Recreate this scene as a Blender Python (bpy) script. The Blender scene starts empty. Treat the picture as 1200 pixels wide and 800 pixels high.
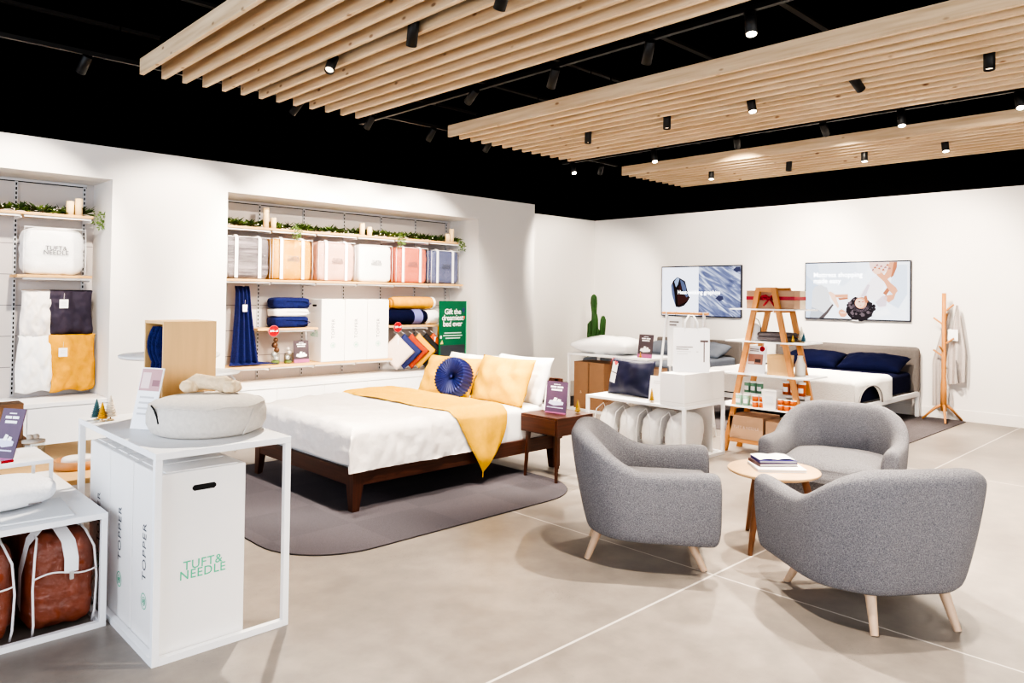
import bpy, bmesh, math, random
from mathutils import Vector, Matrix, Euler, noise
R = math.radians
PI = math.pi
rnd = random.Random(7)
scene = bpy.context.scene
COL = scene.collection

# ------------------------------------------------------------------ materials
def lin(c):
    out = []
    for v in c[:3]:
        v = v / 255.0
        out.append(v / 12.92 if v <= 0.04045 else ((v + 0.055) / 1.055) ** 2.4)
    return (out[0], out[1], out[2], 1.0)

MATS = {}
def M(name, col, rough=0.6, var=0.0, vscale=6.0, stretch=(1, 1, 1), bump=0.0, bscale=60.0, metal=0.0,
      sheen=0.0, emit=0.0, col2=None, spec=0.5, detail=4.0):
    """procedural material: base colour with noise variation and noise bump in object space"""
    if name in MATS:
        return MATS[name]
    m = bpy.data.materials.new(name)
    m.use_nodes = True
    nt = m.node_tree
    b = nt.nodes['Principled BSDF']
    b.inputs['Roughness'].default_value = rough
    b.inputs['Metallic'].default_value = metal
    b.inputs['Specular IOR Level'].default_value = spec
    if sheen:
        b.inputs['Sheen Weight'].default_value = sheen
    tc = nt.nodes.new('ShaderNodeTexCoord')
    mp = nt.nodes.new('ShaderNodeMapping')
    mp.inputs['Scale'].default_value = stretch
    nt.links.new(tc.outputs['Object'], mp.inputs['Vector'])
    c1 = lin(col)
    if var or col2:
        nz = nt.nodes.new('ShaderNodeTexNoise')
        nz.inputs['Scale'].default_value = vscale
        nz.inputs['Detail'].default_value = detail
        nt.links.new(mp.outputs['Vector'], nz.inputs['Vector'])
        rp = nt.nodes.new('ShaderNodeValToRGB')
        rp.color_ramp.elements[0].position = 0.32
        rp.color_ramp.elements[1].position = 0.68
        c0 = lin(col2) if col2 else tuple(v * (1 - var) for v in c1[:3]) + (1,)
        rp.color_ramp.elements[0].color = c0
        rp.color_ramp.elements[1].color = c1
        nt.links.new(nz.outputs['Fac'], rp.inputs['Fac'])
        nt.links.new(rp.outputs['Color'], b.inputs['Base Color'])
    else:
        b.inputs['Base Color'].default_value = c1
    if emit:
        b.inputs['Emission Color'].default_value = c1
        b.inputs['Emission Strength'].default_value = emit
    if bump:
        nb = nt.nodes.new('ShaderNodeTexNoise')
        nb.inputs['Scale'].default_value = bscale
        nb.inputs['Detail'].default_value = 3
        nt.links.new(mp.outputs['Vector'], nb.inputs['Vector'])
        bp = nt.nodes.new('ShaderNodeBump')
        bp.inputs['Strength'].default_value = bump
        bp.inputs['Distance'].default_value = 0.02
        nt.links.new(nb.outputs['Fac'], bp.inputs['Height'])
        nt.links.new(bp.outputs['Normal'], b.inputs['Normal'])
    MATS[name] = m
    return m

def plastic_mat():
    if 'clear_plastic' in MATS:
        return MATS['clear_plastic']
    m = bpy.data.materials.new('clear_plastic')
    m.use_nodes = True
    nt = m.node_tree
    nt.nodes.remove(nt.nodes['Principled BSDF'])
    out = nt.nodes['Material Output']
    tr = nt.nodes.new('ShaderNodeBsdfTransparent')
    gl = nt.nodes.new('ShaderNodeBsdfGlossy')
    gl.inputs['Roughness'].default_value = 0.15
    gl.inputs['Color'].default_value = (0.9, 0.92, 0.95, 1)
    nz = nt.nodes.new('ShaderNodeTexNoise')
    nz.inputs['Scale'].default_value = 14
    nz.inputs['Detail'].default_value = 5
    bp = nt.nodes.new('ShaderNodeBump')
    bp.inputs['Strength'].default_value = 0.7
    bp.inputs['Distance'].default_value = 0.03
    nt.links.new(nz.outputs['Fac'], bp.inputs['Height'])
    nt.links.new(bp.outputs['Normal'], gl.inputs['Normal'])
    mx = nt.nodes.new('ShaderNodeMixShader')
    mx.inputs[0].default_value = 0.065
    nt.links.new(tr.outputs[0], mx.inputs[1])
    nt.links.new(gl.outputs[0], mx.inputs[2])
    nt.links.new(mx.outputs[0], out.inputs['Surface'])
    MATS['clear_plastic'] = m
    return m

def glass_mat():
    if 'clear_glass' in MATS:
        return MATS['clear_glass']
    m = bpy.data.materials.new('clear_glass')
    m.use_nodes = True
    nt = m.node_tree
    nt.nodes.remove(nt.nodes['Principled BSDF'])
    out = nt.nodes['Material Output']
    tr = nt.nodes.new('ShaderNodeBsdfTransparent')
    tr.inputs['Color'].default_value = (0.88, 0.92, 0.92, 1)
    gl = nt.nodes.new('ShaderNodeBsdfGlossy')
    gl.inputs['Roughness'].default_value = 0.03
    mx = nt.nodes.new('ShaderNodeMixShader')
    mx.inputs[0].default_value = 0.12
    nt.links.new(tr.outputs[0], mx.inputs[1])
    nt.links.new(gl.outputs[0], mx.inputs[2])
    nt.links.new(mx.outputs[0], out.inputs['Surface'])
    MATS['clear_glass'] = m
    return m

# ------------------------------------------------------------------ mesh builder
TEXT_CACHE = {}
def text_mesh(body, spacing=1.0, line=0.75, bold=0.0):
    key = (body, spacing, line, bold)
    if key not in TEXT_CACHE:
        cu = bpy.data.curves.new('lettering', 'FONT')
        cu.body = body
        cu.align_x = 'CENTER'
        cu.align_y = 'CENTER'
        cu.space_character = spacing
        cu.space_line = line
        cu.offset = bold
        cu.resolution_u = 3
        ob = bpy.data.objects.new('lettering', cu)
        COL.objects.link(ob)
        dg = bpy.context.evaluated_depsgraph_get()
        me = bpy.data.meshes.new_from_object(ob.evaluated_get(dg))
        verts = [v.co.copy() for v in me.vertices]
        faces = [tuple(p.vertices) for p in me.polygons]
        bpy.data.objects.remove(ob)
        bpy.data.meshes.remove(me)
        TEXT_CACHE[key] = (verts, faces)
    return TEXT_CACHE[key]

def frame(o, x, y):
    x = Vector(x).normalized()
    y = Vector(y)
    y = (y - x * y.dot(x)).normalized()
    z = x.cross(y)
    m = Matrix((x, y, z)).transposed().to_4x4()
    m.translation = Vector(o)
    return m

class MB:
    def __init__(self):
        self.bm = bmesh.new()
        self.mats = []
    def mi(self, mat):
        if mat not in self.mats:
            self.mats.append(mat)
        return self.mats.index(mat)
    def add(self, verts, faces, mat, smooth=False, M4=None):
        i = self.mi(mat)
        vs = [self.bm.verts.new((M4 @ Vector(v)) if M4 else v) for v in verts]
        for f in faces:
            try:
                fa = self.bm.faces.new([vs[k] for k in f])
                fa.material_index = i
                fa.smooth = smooth
            except ValueError:
                pass
        return vs
    def box(self, lo, hi, mat, bev=0.0, M4=None, smooth=False, seg=2):
        tb = bmesh.new()
        x0, y0, z0 = lo
        x1, y1, z1 = hi
        vs = [tb.verts.new(p) for p in ((x0,y0,z0),(x1,y0,z0),(x1,y1,z0),(x0,y1,z0),(x0,y0,z1),(x1,y0,z1),(x1,y1,z1),(x0,y1,z1))]
        for f in ((3,2,1,0),(4,5,6,7),(0,1,5,4),(1,2,6,5),(2,3,7,6),(3,0,4,7)):
            tb.faces.new([vs[k] for k in f])
        if bev:
            bmesh.ops.bevel(tb, geom=list(tb.edges), offset=bev, segments=seg, affect='EDGES', profile=0.5)
        self.merge(tb, mat, M4, smooth)
        return self
    def merge(self, tb, mat, M4=None, smooth=False):
        tb.verts.index_update()
        self.add([v.co.copy() for v in tb.verts], [tuple(v.index for v in f.verts) for f in tb.faces], mat, smooth, M4)
        tb.free()
    def cyl(self, p0, p1, r0, mat, r1=None, n=16, smooth=True):
        p0, p1 = Vector(p0), Vector(p1)
        r1 = r0 if r1 is None else r1
        d = (p1 - p0).normalized()
        a = d.orthogonal().normalized()
        b = d.cross(a)
        ring = [a * math.cos(2*PI*k/n) + b * math.sin(2*PI*k/n) for k in range(n)]
        verts = [p0 + q*r0 for q in ring] + [p1 + q*r1 for q in ring]
        self.add(verts, [(k, (k+1) % n, n+(k+1) % n, n+k) for k in range(n)], mat, smooth)
        self.add([p0 + q*r0 for q in ring], [tuple(reversed(range(n)))], mat)
        self.add([p1 + q*r1 for q in ring], [tuple(range(n))], mat)
        return self
    def lathe(self, prof, mat, n=28, M4=None, smooth=True):
        """prof: list of (r, z)"""
        verts, faces = [], []
        for r, z in prof:
            for k in range(n):
                a = 2*PI*k/n
                verts.append((r*math.cos(a), r*math.sin(a), z))
        for j in range(len(prof)-1):
            for k in range(n):
                faces.append((j*n+k, j*n+(k+1) % n, (j+1)*n+(k+1) % n, (j+1)*n+k))
        if prof[0][0] > 1e-5: faces.append(tuple(reversed(range(n))))
        if prof[-1][0] > 1e-5: faces.append(tuple((len(prof)-1)*n+k for k in range(n)))
        self.add(verts, faces, mat, smooth, M4)
        return self
    def grid(self, f, nu, nv, mat, smooth=True, M4=None, closeu=False):
        verts = [f(i/nu, j/nv) for j in range(nv+1) for i in range(nu+1)]
        w = nu+1
        faces = [(j*w+i, j*w+i+1, (j+1)*w+i+1, (j+1)*w+i) for j in range(nv) for i in range(nu)]
        self.add(verts, faces, mat, smooth, M4)
        return self
    def tube(self, pts, r, mat, n=8, closed=False, smooth=True):
        pts = [Vector(p) for p in pts]
        rs = r if isinstance(r, (list, tuple)) else [r]*len(pts)
        N = len(pts)
        verts = []
        prev = None
        for i, p in enumerate(pts):
            if closed: t = (pts[(i+1) % N] - pts[i-1])
            else: t = pts[min(i+1, N-1)] - pts[max(i-1, 0)]
            t.normalize()
            a = t.orthogonal().normalized() if prev is None else (prev - t*prev.dot(t)).normalized()
            prev = a
            b = t.cross(a)
            for k in range(n):
                verts.append(p + (a*math.cos(2*PI*k/n) + b*math.sin(2*PI*k/n))*rs[i])
        faces = []
        for i in range(N if closed else N-1):
            j = (i+1) % N
            for k in range(n):
                faces.append((i*n+k, i*n+(k+1) % n, j*n+(k+1) % n, j*n+k))
        if not closed:
            faces.append(tuple(reversed(range(n))))
            faces.append(tuple((N-1)*n+k for k in range(n)))
        self.add(verts, faces, mat, smooth)
        return self
    def ribbon(self, pts, wid, mat, th=0.002):
        """flat strap along pts, wid = half-width vector"""
        w = Vector(wid)
        verts = []
        for p in pts:
            verts += [Vector(p)-w, Vector(p)+w]
        self.add(verts, [(2*i, 2*i+1, 2*i+3, 2*i+2) for i in range(len(pts)-1)], mat, True)
        return self
    def prism(self, poly, z0, z1, mat, M4=None, bev=0.0, smooth=False):
        """poly in xy extruded z0..z1"""
        tb = bmesh.new()
        lo = [tb.verts.new((x, y, z0)) for x, y in poly]
        hi = [tb.verts.new((x, y, z1)) for x, y in poly]
        n = len(poly)
        tb.faces.new(list(reversed(lo)))
        top = tb.faces.new(hi)
        for k in range(n):
            tb.faces.new((lo[k], lo[(k+1) % n], hi[(k+1) % n], hi[k]))
        if bev:
            es = list(top.edges)
            bmesh.ops.bevel(tb, geom=es, offset=bev, segments=3, affect='EDGES', profile=0.5)
        self.merge(tb, mat, M4, smooth)
        return self
    def poly(self, pts, mat, M4=None):
        self.add([(p[0], p[1], p[2] if len(p) > 2 else 0) for p in pts], [tuple(range(len(pts)))], mat, False, M4)
        return self
    def text(self, body, size, M4, mat, spacing=1.0, line=0.75, bold=0.0, sx=1.0):
        vs, fs = text_mesh(body, spacing, line, bold)
        self.add([(v.x*size*sx, v.y*size, 0) for v in vs], fs, mat, False, M4)
        return self
    def superbox(self, w, d, h, mat, p=4.0, n=14, nz=0.0, ns=6.0, M4=None, seed=0, base_flat=True):
        """puffy rounded block centred in xy, standing on z=0"""
        tb = bmesh.new()
        bmesh.ops.create_cube(tb, size=2)
        bmesh.ops.subdivide_edges(tb, edges=list(tb.edges), cuts=n, use_grid_fill=True)
        off = Vector((seed*3.1, seed*1.7, seed*0.9))
        for v in tb.verts:
            c = v.co
            l = (abs(c.x)**p + abs(c.y)**p + abs(c.z)**p) ** (1/p)
            q = c / l
            k = 1.0
            if nz:
                k += nz*noise.noise(Vector((q.x*w, q.y*d, q.z*h))*ns + off)
            v.co = Vector((q.x*w/2*k, q.y*d/2*k, q.z*h/2*k + h/2))
            if base_flat and v.co.z < 0: v.co.z = 0
        self.merge(tb, mat, M4, True)
        return self
    def pillow(self, w, h, t, mat, M4=None, n=22, pinch=0.07, wr=0.02, seed=0, pw=0.45):
        """cushion lying in the xy plane, centred, thickness along z"""
        off = Vector((seed*5.3, seed*2.1, seed))
        for s in (1, -1):
            def f(a, b, s=s):
                u, v = 2*a-1, 2*b-1
                e = max(0.0, (1-u*u))*max(0.0, (1-v*v))
                zz = t/2*e**pw
                x = w/2*u*(1-pinch*math.cos(v*PI/2))
                y = h/2*v*(1-pinch*math.cos(u*PI/2))
                zz += wr*min(1, e*6)*noise.noise(Vector((x*9, y*9, s*2.0))+off)
                zz += 0.3*wr*min(1, e*6)*noise.noise(Vector((x*26, y*18, s*3.0))+off)
                if e <= 0: zz = 0
                return (x, y, s*zz) 
            self.grid(f, n, n, mat, True, M4)
        bmesh.ops.remove_doubles(self.bm, verts=list(self.bm.verts), dist=0.0004)
        bmesh.ops.recalc_face_normals(self.bm, faces=list(self.bm.faces))
        return self
    def build(self, name, parent=None, loc=None, rot=None, recalc=False):
        if recalc:
            bmesh.ops.recalc_face_normals(self.bm, faces=list(self.bm.faces))
        me = bpy.data.meshes.new(name)
        self.bm.to_mesh(me)
        self.bm.free()
        for m in self.mats:
            me.materials.append(m)
        o = bpy.data.objects.new(name, me)
        COL.objects.link(o)
        if parent: o.parent = parent
        if loc: o.location = loc
        if rot: o.rotation_euler = rot
        return o

def tag(o, label, cat, group=None, kind=None):
    o['label'] = label
    o['category'] = cat
    if group: o['group'] = group
    if kind: o['kind'] = kind
    return o
def thing(name, label, cat, loc=(0, 0, 0), rz=0.0, group=None, rot=None):
    o = bpy.data.objects.new(name, None)
    o.empty_display_size = 0.05
    COL.objects.link(o)
    o.location = loc
    o.rotation_euler = rot if rot else (0, 0, rz)
    return tag(o, label, cat, group)
def struct(mb, name):
    o = mb.build(name)
    o['kind'] = 'structure'
    return o
def dup(root, loc, rz=None, label=None, group=None):
    r = root.copy()
    COL.objects.link(r)
    r.location = loc
    if rz is not None: r.rotation_euler = (0, 0, rz)
    if label: r['label'] = label
    if group: r['group'] = group
    for ch in list(root.children):
        c = ch.copy(); COL.objects.link(c); c.parent = r
        for g in list(ch.children):
            d = g.copy(); COL.objects.link(d); d.parent = c
    return r

# ------------------------------------------------------------------ palette
WHITE = M('white_paint', (244, 243, 241), 0.55, 0.02, 3)
WALLW = M('white_wall_paint', (238, 235, 232), 0.7, 0.02, 1.5, bump=0.02, bscale=200)
BLACKP = M('black_paint', (7, 7, 7), 0.9, spec=0.05)
WMETAL = M('white_metal', (243, 244, 246), 0.4)
WBOX = M('white_card', (240, 238, 236), 0.6, 0.02, 5)
WBOX2 = M('warm_white_card', (236, 230, 225), 0.65, 0.02, 5)
KRAFT = M('kraft_card', (158, 122, 92), 0.8, 0.06, 9, bump=0.03)
KRAFT2 = M('pale_kraft_card', (186, 152, 124), 0.8, 0.05, 9, bump=0.03)
DARK = M('black_gap', (18, 18, 20), 0.8)
BLKMET = M('black_metal', (16, 16, 17), 0.5)
PINE = M('shelf_pine', (218, 176, 116), 0.55, 0.10, 5, (1.0, 14, 14))
OAKY = M('orange_beech', (208, 146, 84), 0.5, 0.15, 4, (10, 10, 1.0))
OAKY2 = M('orange_beech_flat', (208, 148, 88), 0.5, 0.12, 4, (10, 1.0, 10))
BIRCH = M('pale_birch_ply', (228, 188, 130), 0.55, 0.07, 4, (9, 9, 0.8))
WALNUT = M('walnut', (86, 47, 31), 0.45, 0.42, 3.5, (1.0, 16, 16))
WALNUTY = M('walnut_cross', (85, 47, 31), 0.45, 0.40, 3.5, (16, 1.0, 16))
WALNUTZ = M('walnut_upright', (84, 46, 30), 0.45, 0.40, 3.5, (16, 16, 1.0))
NAVY = M('navy_cotton', (15, 20, 54), 0.95, 0.22, 10, bump=0.15, bscale=40, spec=0.15)
INK = M('ink_satin', (12, 17, 54), 0.5, 0.25, 5, bump=0.05, bscale=15)
ROYAL = M('royal_blue_knit', (18, 32, 98), 0.9, 0.3, 40, bump=0.4, bscale=90)
YEL = M('mustard_linen', (242, 186, 10), 0.9, 0.10, 22, bump=0.12, bscale=50)
YELD = M('deep_mustard_knit', (232, 168, 0), 0.9, 0.14, 16, bump=0.25, bscale=70)
CREAM = M('white_linen', (240, 236, 232), 0.85, 0.04, 18, bump=0.10, bscale=35)
PUREW = M('white_cotton', (246, 246, 246), 0.85, 0.02, 14, bump=0.06, bscale=30)
LINEN = M('oat_linen', (246, 240, 236), 0.9, 0.05, 24, bump=0.16, bscale=28)
RUST = M('rust_linen', (150, 74, 44), 0.85, 0.3, 9, bump=0.35, bscale=22)
CLEAR = plastic_mat()
GLASS = glass_mat()
STRAP = M('white_webbing', (244, 244, 246), 0.7)
GREENT = M('green_print', (76, 190, 150), 0.6)
INKTXT = M('grey_print', (88, 92, 100), 0.6)
BLKTXT = M('black_print', (40, 40, 44), 0.6)
WTXT = M('white_print', (248, 248, 250), 0.6)
REDS = M('red_print', (158, 4, 14), 0.7, spec=0.1)
PURP = M('plum_print', (106, 76, 104), 0.45, 0.0, 3, col2=(74, 58, 86))
CHARC = M('charcoal_print', (92, 78, 84), 0.45, 0.0, 3, col2=(66, 58, 66))
PINKP = M('pink_print', (168, 92, 140), 0.5)

# ------------------------------------------------------------------ floor material
def floor_mat():
    m = bpy.data.materials.new('polished_concrete')
    m.use_nodes = True
    nt = m.node_tree
    L = nt.links.new
    b = nt.nodes['Principled BSDF']
    tc = nt.nodes.new('ShaderNodeTexCoord')
    def noise_(scale, detail, rough=0.6):
        n = nt.nodes.new('ShaderNodeTexNoise')
        n.inputs['Scale'].default_value = scale
        n.inputs['Detail'].default_value = detail
        n.inputs['Roughness'].default_value = rough
        L(tc.outputs['Object'], n.inputs['Vector'])
        return n
    def ramp(fac, stops):
        r = nt.nodes.new('ShaderNodeValToRGB')
        el = r.color_ramp.elements
        el[0].position, el[0].color = stops[0]
        el[1].position, el[1].color = stops[-1]
        for p, c in stops[1:-1]:
            e = el.new(p); e.color = c
        L(fac, r.inputs['Fac'])
        return r
    big = noise_(0.55, 5)
    base = ramp(big.outputs['Fac'], [(0.3, lin((128, 121, 115))), (0.5, lin((150, 142, 134))), (0.72, lin((168, 159, 149)))])
    med = noise_(7, 6)
    mr = ramp(med.outputs['Fac'], [(0.35, (0.84, 0.84, 0.84, 1)), (0.65, (1.05, 1.04, 1.03, 1))])
    mul = nt.nodes.new('ShaderNodeMix'); mul.data_type = 'RGBA'; mul.blend_type = 'MULTIPLY'
    mul.inputs['Factor'].default_value = 1.0
    L(base.outputs['Color'], mul.inputs['A']); L(mr.outputs['Color'], mul.inputs['B'])
    # aggregate specks, patchy
    vo = nt.nodes.new('ShaderNodeTexVoronoi'); vo.inputs['Scale'].default_value = 62
    L(tc.outputs['Object'], vo.inputs['Vector'])
    vr = ramp(vo.outputs['Distance'], [(0.10, (1, 1, 1, 1)), (0.20, (0, 0, 0, 1))])
    pa = noise_(1.3, 3)
    pr = ramp(pa.outputs['Fac'], [(0.52, (0, 0, 0, 1)), (0.70, (0.75, 0.75, 0.75, 1))])
    sm = nt.nodes.new('ShaderNodeMath'); sm.operation = 'MULTIPLY'
    L(vr.outputs['Color'], sm.inputs[0]); L(pr.outputs['Color'], sm.inputs[1])
    sp = nt.nodes.new('ShaderNodeMix'); sp.data_type = 'RGBA'
    L(sm.outputs[0], sp.inputs['Factor']); L(mul.outputs['Result'], sp.inputs['A'])
    sp.inputs['B'].default_value = lin((88, 82, 78))
    # pale sawn joints: lines of constant x or y in the slab
    sep = nt.nodes.new('ShaderNodeSeparateXYZ')
    L(tc.outputs['Object'], sep.inputs[0])
    def line(axis, val, w):
        s = nt.nodes.new('ShaderNodeMath'); s.operation = 'SUBTRACT'
        L(sep.outputs[axis], s.inputs[0]); s.inputs[1].default_value = val
        a = nt.nodes.new('ShaderNodeMath'); a.operation = 'ABSOLUTE'; L(s.outputs[0], a.inputs[0])
        c = nt.nodes.new('ShaderNodeMath'); c.operation = 'LESS_THAN'; L(a.outputs[0], c.inputs[0]); c.inputs[1].default_value = w
        return c
    prev = None
    for ax, v, w in (('Y', 2.125, 0.0065), ('X', 3.60, 0.005), ('X', 7.2, 0.005), ('Y', -1.5, 0.005)):
        c = line(ax, v, w)
        if prev is None: prev = c
        else:
            mx = nt.nodes.new('ShaderNodeMath'); mx.operation = 'MAXIMUM'
            L(prev.outputs[0], mx.inputs[0]); L(c.outputs[0], mx.inputs[1]); prev = mx
    k = nt.nodes.new('ShaderNodeMath'); k.operation = 'MULTIPLY'; L(prev.outputs[0], k.inputs[0]); k.inputs[1].default_value = 0.65
    jn = nt.nodes.new('ShaderNodeMix'); jn.data_type = 'RGBA'
    L(k.outputs[0], jn.inputs['Factor']); L(sp.outputs['Result'], jn.inputs['A'])
    jn.inputs['B'].default_value = lin((236, 230, 222))
    L(jn.outputs['Result'], b.inputs['Base Color'])
    rr = nt.nodes.new('ShaderNodeMapRange')
    L(med.outputs['Fac'], rr.inputs['Value'])
    rr.inputs['To Min'].default_value = 0.28; rr.inputs['To Max'].default_value = 0.5
    L(rr.outputs[0], b.inputs['Roughness'])
    bp = nt.nodes.new('ShaderNodeBump'); bp.inputs['Strength'].default_value = 0.06; bp.inputs['Distance'].default_value = 0.01
    L(med.outputs['Fac'], bp.inputs['Height']); L(bp.outputs['Normal'], b.inputs['Normal'])
    return m

def carpet_mat(name, c1, c2, tile=0.5):
    m = bpy.data.materials.new(name)
    m.use_nodes = True
    nt = m.node_tree
    L = nt.links.new
    b = nt.nodes['Principled BSDF']
    b.inputs['Roughness'].default_value = 0.95
    b.inputs['Specular IOR Level'].default_value = 0.1
    tc = nt.nodes.new('ShaderNodeTexCoord')
    ck = nt.nodes.new('ShaderNodeTexChecker')
    ck.inputs['Scale'].default_value = 1/tile
    mp = nt.nodes.new('ShaderNodeMapping'); mp.inputs['Location'].default_value = (0.13, 0.21, 0.13)
    L(tc.outputs['Object'], mp.inputs['Vector']); L(mp.outputs['Vector'], ck.inputs['Vector'])
    ck.inputs['Color1'].default_value = lin(c1); ck.inputs['Color2'].default_value = lin(c2)
    nz = nt.nodes.new('ShaderNodeTexNoise'); nz.inputs['Scale'].default_value = 260; nz.inputs['Detail'].default_value = 2
    L(tc.outputs['Object'], nz.inputs['Vector'])
    rp = nt.nodes.new('ShaderNodeValToRGB')
    rp.color_ramp.elements[0].position = .35; rp.color_ramp.elements[0].color = (.72, .72, .72, 1)
    rp.color_ramp.elements[1].position = .65; rp.color_ramp.elements[1].color = (1.1, 1.1, 1.1, 1)
    L(nz.outputs['Fac'], rp.inputs['Fac'])
    mx = nt.nodes.new('ShaderNodeMix'); mx.data_type = 'RGBA'; mx.blend_type = 'MULTIPLY'; mx.inputs['Factor'].default_value = 1
    L(ck.outputs['Color'], mx.inputs['A']); L(rp.outputs['Color'], mx.inputs['B'])
    L(mx.outputs['Result'], b.inputs['Base Color'])
    bp = nt.nodes.new('ShaderNodeBump'); bp.inputs['Strength'].default_value = .4; bp.inputs['Distance'].default_value = .005
    L(nz.outputs['Fac'], bp.inputs['Height']); L(bp.outputs['Normal'], b.inputs['Normal'])
    return m

# ------------------------------------------------------------------ room shell
XB, YL, YR, ZC = 10.52, 8.72, -3.0, 4.6     # back wall x, recessed left wall y, right wall y, ceiling
YW, ZW = 7.87, 2.90                          # face and top of the built-out left wall
X0 = -2.5
mb = MB(); mb.box((X0, YR, -0.1), (XB, YL, 0), floor_mat()); struct(mb, 'floor')
mb = MB(); mb.box((X0, YR, ZC), (XB, YL, ZC+0.1), BLACKP); struct(mb, 'ceiling')
mb = MB(); mb.box((XB, YR, 0), (XB+0.12, YL+0.12, ZW), WALLW); struct(mb, 'wall_back')
mb = MB(); mb.box((XB, YR, ZW), (XB+0.12, YL+0.12, ZC), BLACKP); struct(mb, 'wall_back_upper')
mb = MB(); mb.box((8.06, YL, 0), (XB, YL+0.12, ZW), WALLW); struct(mb, 'wall_left_recess')
mb = MB(); mb.box((X0, YL, ZW), (XB, YL+0.12, ZC), BLACKP); struct(mb, 'wall_left_upper')
mb = MB(); mb.box((X0, YR-0.12, 0), (XB, YR, ZW), WALLW); struct(mb, 'wall_right')
mb = MB(); mb.box((X0, YR-0.12, ZW), (XB, YR, ZC), BLACKP); struct(mb, 'wall_right_upper')
# built-out wall with two shelving niches
NL0, NL1, NM0, NM1 = -0.6, 2.17, 3.31, 6.92
ZN, YN = 2.585, 8.50
mb = MB()
for a, b_ in ((X0, NL0), (NL1, NM0), (NM1, 8.06)):
    mb.box((a, YW, 0), (b_, YL+0.1, ZW), WALLW)
for a, b_ in ((NL0, NL1), (NM0, NM1)):
    mb.box((a, YW, ZN), (b_, YL+0.1, ZW), WALLW)
    mb.box((a, YN, 0), (b_, YL+0.1, ZN), M('slat_panel_grey', (206, 200, 198), 0.7, 0.02, 2))
    for z in (0.75, 1.05, 1.35, 1.65, 1.95):
        mb.box((a, YN-0.0015, z-0.0035), (b_, YN, z+0.0035), M('panel_joint', (128, 126, 128), 0.8))
struct(mb, 'wall_left')
mb = MB(); mb.box((XB-0.014, YR, 0), (XB, YL, 0.14), WALLW, 0.003); struct(mb, 'baseboard_back')
mb = MB(); mb.box((8.06, YL-0.014, 0), (XB-0.014, YL, 0.14), WALLW, 0.003); struct(mb, 'baseboard_left')

# open black ceiling: joists along x
JO = M('joist_paint', (34, 31, 29), 0.7)
for i, y in enumerate((0.5, 1.7, 2.9, 4.1, 5.3, 6.5, 7.7)):
    t = thing('ceiling_joist', 'black steel bar joist under the roof deck above the timber baffles', 'joist', (0, y, 4.0), 0, 'black ceiling joists')
    mb = MB(); mb.box((X0, -0.03, -0.0), (XB, 0.03, 0.03), JO); mb.build('bottom_chord', t)
    mb = MB(); mb.box((X0, -0.03, 0.5), (XB, 0.03, 0.56), BLACKP); mb.build('top_chord', t)
    mb = MB()
    k = 0
    x = X0
    while x < XB - 0.5:
        mb.cyl((x, 0, 0.02), (x+0.3, 0, 0.52), 0.011, BLACKP, n=6)
        mb.cyl((x+0.3, 0, 0.52), (x+0.6, 0, 0.02), 0.011, BLACKP, n=6)
        x += 0.6
    mb.build('web', t)

# ------------------------------------------------------------------ timber baffles
def pine_slat():
    m = bpy.data.materials.new('knotty_pine')
    m.use_nodes = True
    nt = m.node_tree
    L = nt.links.new
    b = nt.nodes['Principled BSDF']; b.inputs['Roughness'].default_value = 0.6
    ge = nt.nodes.new('ShaderNodeNewGeometry')
    mp = nt.nodes.new('ShaderNodeMapping'); mp.inputs['Scale'].default_value = (18, 1.0, 18)
    L(ge.outputs['Position'], mp.inputs['Vector'])
    nz = nt.nodes.new('ShaderNodeTexNoise'); nz.inputs['Scale'].default_value = 1.6; nz.inputs['Detail'].default_value = 5
    L(mp.outputs['Vector'], nz.inputs['Vector'])
    rp = nt.nodes.new('ShaderNodeValToRGB')
    rp.color_ramp.elements[0].position = .3; rp.color_ramp.elements[0].color = lin((206, 176, 138))
    rp.color_ramp.elements[1].position = .7; rp.color_ramp.elements[1].color = lin((233, 209, 175))
    L(nz.outputs['Fac'], rp.inputs['Fac'])
    mp2 = nt.nodes.new('ShaderNodeMapping'); mp2.inputs['Scale'].default_value = (9, 4.2, 9)
    L(ge.outputs['Position'], mp2.inputs['Vector'])
    vo = nt.nodes.new('ShaderNodeTexVoronoi'); vo.inputs['Scale'].default_value = 1.0
    L(mp2.outputs['Vector'], vo.inputs['Vector'])
    vr = nt.nodes.new('ShaderNodeValToRGB')
    vr.color_ramp.elements[0].position = .06; vr.color_ramp.elements[0].color = (.8, .8, .8, 1)
    vr.color_ramp.elements[1].position = .13; vr.color_ramp.elements[1].color = (0, 0, 0, 1)
    L(vo.outputs['Distance'], vr.inputs['Fac'])
    mx = nt.nodes.new('ShaderNodeMix'); mx.data_type = 'RGBA'
    L(vr.outputs['Color'], mx.inputs['Factor']); L(rp.outputs['Color'], mx.inputs['A'])
    mx.inputs['B'].default_value = lin((132, 88, 58))
    L(mx.outputs['Result'], b.inputs['Base Color'])
    return m
SLAT = pine_slat()
ZS = 3.20
def baffle(x0, pitch, n, y1, label):
    t = thing('timber_baffle', label, 'ceiling baffle', (x0, y1, ZS), 0, 'suspended timber slat baffles')
    ln = y1 + 1.2
    first = None
    for i in range(n):
        if first is None:
            mb = MB(); mb.box((-0.017, -ln, 0), (0.017, 0, 0.125), SLAT, 0.002)
            first = mb.build('timber_board', t)
        else:
            o = first.copy(); COL.objects.link(o); o.parent = t; o.location = (i*pitch, 0, 0)
    mb = MB()
    for y in (-0.5, -1.9, -3.3, -4.7, -6.1):
        mb.box((-0.03, y-0.02, 0.127), ((n-1)*pitch+0.03, y+0.02, 0.165), BLACKP)
        for x in (0.1, (n-1)*pitch-0.1):
            mb.cyl((x, y, 0.15), (x, y, ZC-ZS), 0.004, BLACKP, n=6)
    mb.build('hanger_rail', t)
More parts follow.
